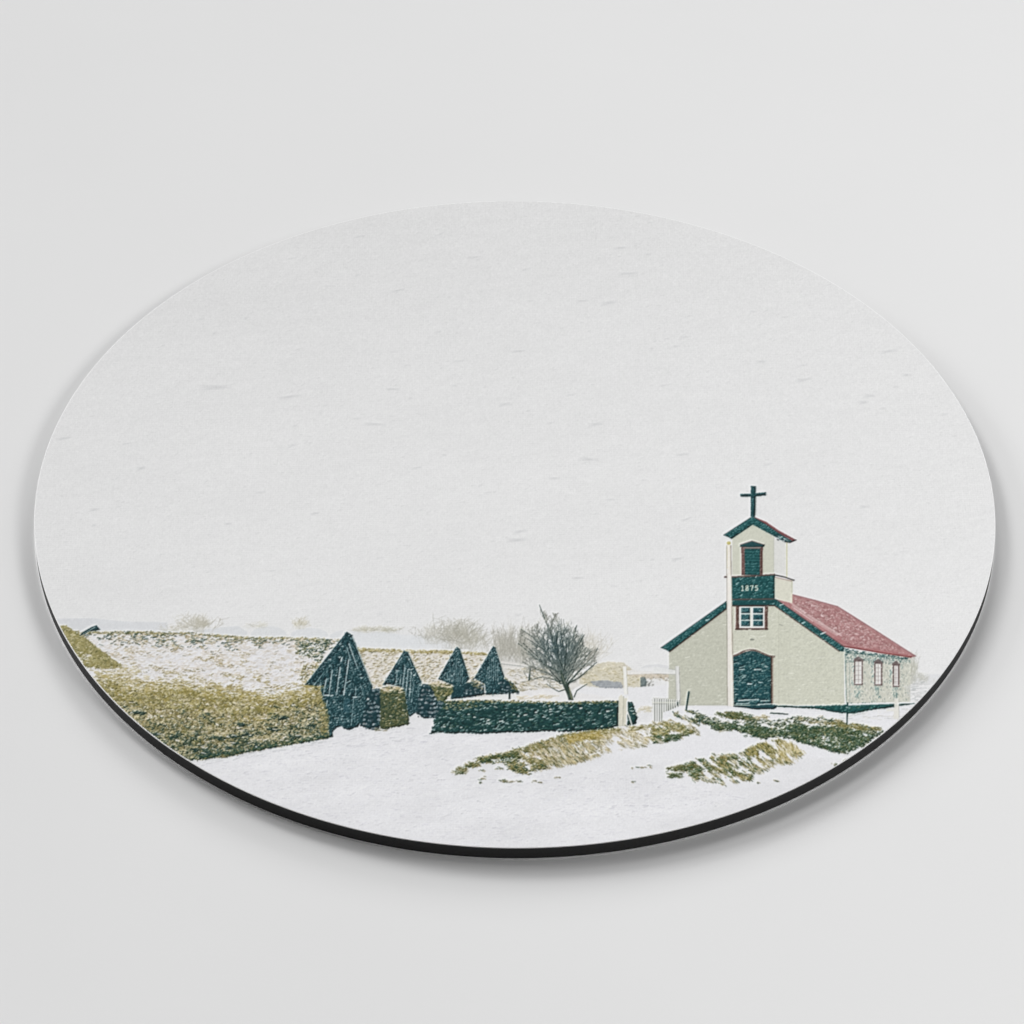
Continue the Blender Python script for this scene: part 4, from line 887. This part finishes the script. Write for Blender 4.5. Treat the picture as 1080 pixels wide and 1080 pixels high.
def sheet(name, m, rim=False):
    """The cells of the cloth chosen by m, as one mesh with their dye colours."""
    rr, cc = np.nonzero(m)
    a = rr * n_x + cc
    quads = np.stack([a, a + 1, a + 1 + n_x, a + n_x], 1)
    used, inv = np.unique(quads.ravel(), return_inverse=True)
    co = np.stack([px_m.ravel()[used], py_m.ravel()[used], np.full(len(used), THICK)], 1)
    colr = np.concatenate([dye.reshape(-1, 3)[used], np.ones((len(used), 1))], 1)
    faces = inv.reshape(-1, 4)
    if rim:                                     # the cut edge of the white cloth
        seg = 1440; base = len(co)
        t = np.arange(seg) * 2 * math.pi / seg
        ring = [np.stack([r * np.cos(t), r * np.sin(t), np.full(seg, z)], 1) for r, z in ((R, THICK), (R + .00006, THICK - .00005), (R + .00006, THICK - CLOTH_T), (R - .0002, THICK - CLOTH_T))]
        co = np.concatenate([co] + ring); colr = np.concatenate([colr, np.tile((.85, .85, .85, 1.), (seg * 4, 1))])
        i = np.arange(seg); j = (i + 1) % seg
        faces = np.concatenate([faces] + [np.stack([base + q * seg + i, base + (q + 1) * seg + i, base + (q + 1) * seg + j, base + q * seg + j], 1) for q in range(3)])
    me = bpy.data.meshes.new(name)
    nf = len(faces)
    me.vertices.add(len(co)); me.vertices.foreach_set('co', co.astype(np.float32).ravel())
    me.loops.add(nf * 4); me.loops.foreach_set('vertex_index', faces.astype(np.int32).ravel())
    me.polygons.add(nf); me.polygons.foreach_set('loop_start', np.arange(0, nf * 4, 4, dtype=np.int32))
    at = me.color_attributes.new('print', 'FLOAT_COLOR', 'POINT')
    at.data.foreach_set('color', colr.astype(np.float32).ravel())
    me.update(); me.validate()
    return me


PARTS = [(CHURCH, 'church_print', 'cream church with red roof and teal trim dated 1875'), (POLE, 'flagpole_print', 'tall white flagpole in front of the church'),
         (TREE, 'bare_tree_print', 'bare wind-blown tree behind the stone wall'), (WALL, 'stone_wall_print', 'low dark stone wall'),
         (BANK, 'turf_bank_print', 'olive turf wall and snow-patched turf roofs'), (GATE, 'gate_print', 'white gate posts and picket fence'),
         (RISE, 'grassy_bank_print', 'straw-coloured grass bank running up to the gate'),
         (HUT[0], 'turf_hut_print', 'largest plank gable, with a dark doorway'), (HUT[1], 'turf_hut_print', 'plank gable second in size'),
         (HUT[2], 'turf_hut_print', 'small plank gable third in the row'), (HUT[3], 'turf_hut_print', 'small plank gable beside the bare tree')]
special = [p[0] for p in PARTS]
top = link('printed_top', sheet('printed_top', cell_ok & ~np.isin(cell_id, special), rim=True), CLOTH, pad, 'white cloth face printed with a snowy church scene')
for ident, name, label in PARTS:
    link(name, sheet(name, cell_ok & (cell_id == ident)), CLOTH, top, label)

# ------------------------------------------------------------------ the white table
bm = bmesh.new()
bmesh.ops.create_grid(bm, x_segments=8, y_segments=8, size=3)
me = bpy.data.meshes.new('floor'); bm.to_mesh(me); bm.free()
ground = link('floor', me, TABLE); ground['kind'] = 'structure'; ground['label'] = 'plain matt white surface under the mouse pad'

# ------------------------------------------------------------------ light
world = bpy.data.worlds.new('World'); scene.world = world; world.use_nodes = True
bg = world.node_tree.nodes['Background']; bg.inputs[0].default_value = (1, 1, 1, 1); bg.inputs[1].default_value = .012


def softbox(name, loc, target, sx, sy, watts):
    d = bpy.data.lights.new(name, 'AREA'); d.shape = 'RECTANGLE'; d.size, d.size_y = sx, sy; d.energy = watts
    o = bpy.data.objects.new(name, d); col_link(o); o.location = loc
    o.rotation_euler = (Vector(target) - Vector(loc)).to_track_quat('-Z', 'Y').to_euler()
    return o


# a bank of softboxes far behind the table, mostly towards the left, and two small ones close on the right
for az, el, high, watts in ((-75, 17, 2.6, 196), (-75, 45, 3, 60), (-55, 17, 2.6, 630), (-55, 45, 3, 220), (-35, 28, 2.6, 788), (-15, 28, 2.6, 45), (-15, 45, 3, 286), (5, 17, 2.6, 790), (25, 28, 2.6, 244), (50, 17, 2.6, 33)):
    t, e = math.radians(az), math.radians(el)
    softbox('softbox', (13 * math.sin(t) * math.cos(e), 13 * math.cos(t) * math.cos(e), 13 * math.sin(e)), (0, 0, 0), 4.5, high, watts * .915)
softbox('side_softbox', (.85, -.42, .77), (0, 0, 0), .35, .35, 3.9)
softbox('side_softbox', (.7, .1, .5), (0, 0, 0), .3, .3, 1.1)

# ------------------------------------------------------------------ camera
EL, ROLL, TX, TY, DIST = 7.38571035e-01, 5.51928965e-03, -5.92989500e-04, -4.53301371e-03, 8.87760218e-01
f = Vector((0, math.cos(EL), -math.sin(EL))); r = Vector((1, 0, 0)); u = r.cross(f)
c, s = math.cos(ROLL), math.sin(ROLL)
r2, u2 = c * r + s * u, c * u - s * r
cd = bpy.data.cameras.new('camera'); cd.lens = 150; cd.sensor_width = 36; cd.clip_start = .01; cd.clip_end = 50
cam = bpy.data.objects.new('camera', cd); col_link(cam)
M = Matrix((r2, u2, -f)).transposed().to_4x4(); M.translation = Vector((TX, TY, THICK)) - DIST * f
cam.matrix_world = M
scene.camera = cam
vs = scene.view_settings; vs.view_transform = 'Standard'; vs.look = 'None'; vs.exposure = 0; vs.gamma = 1; vs.use_curve_mapping = False
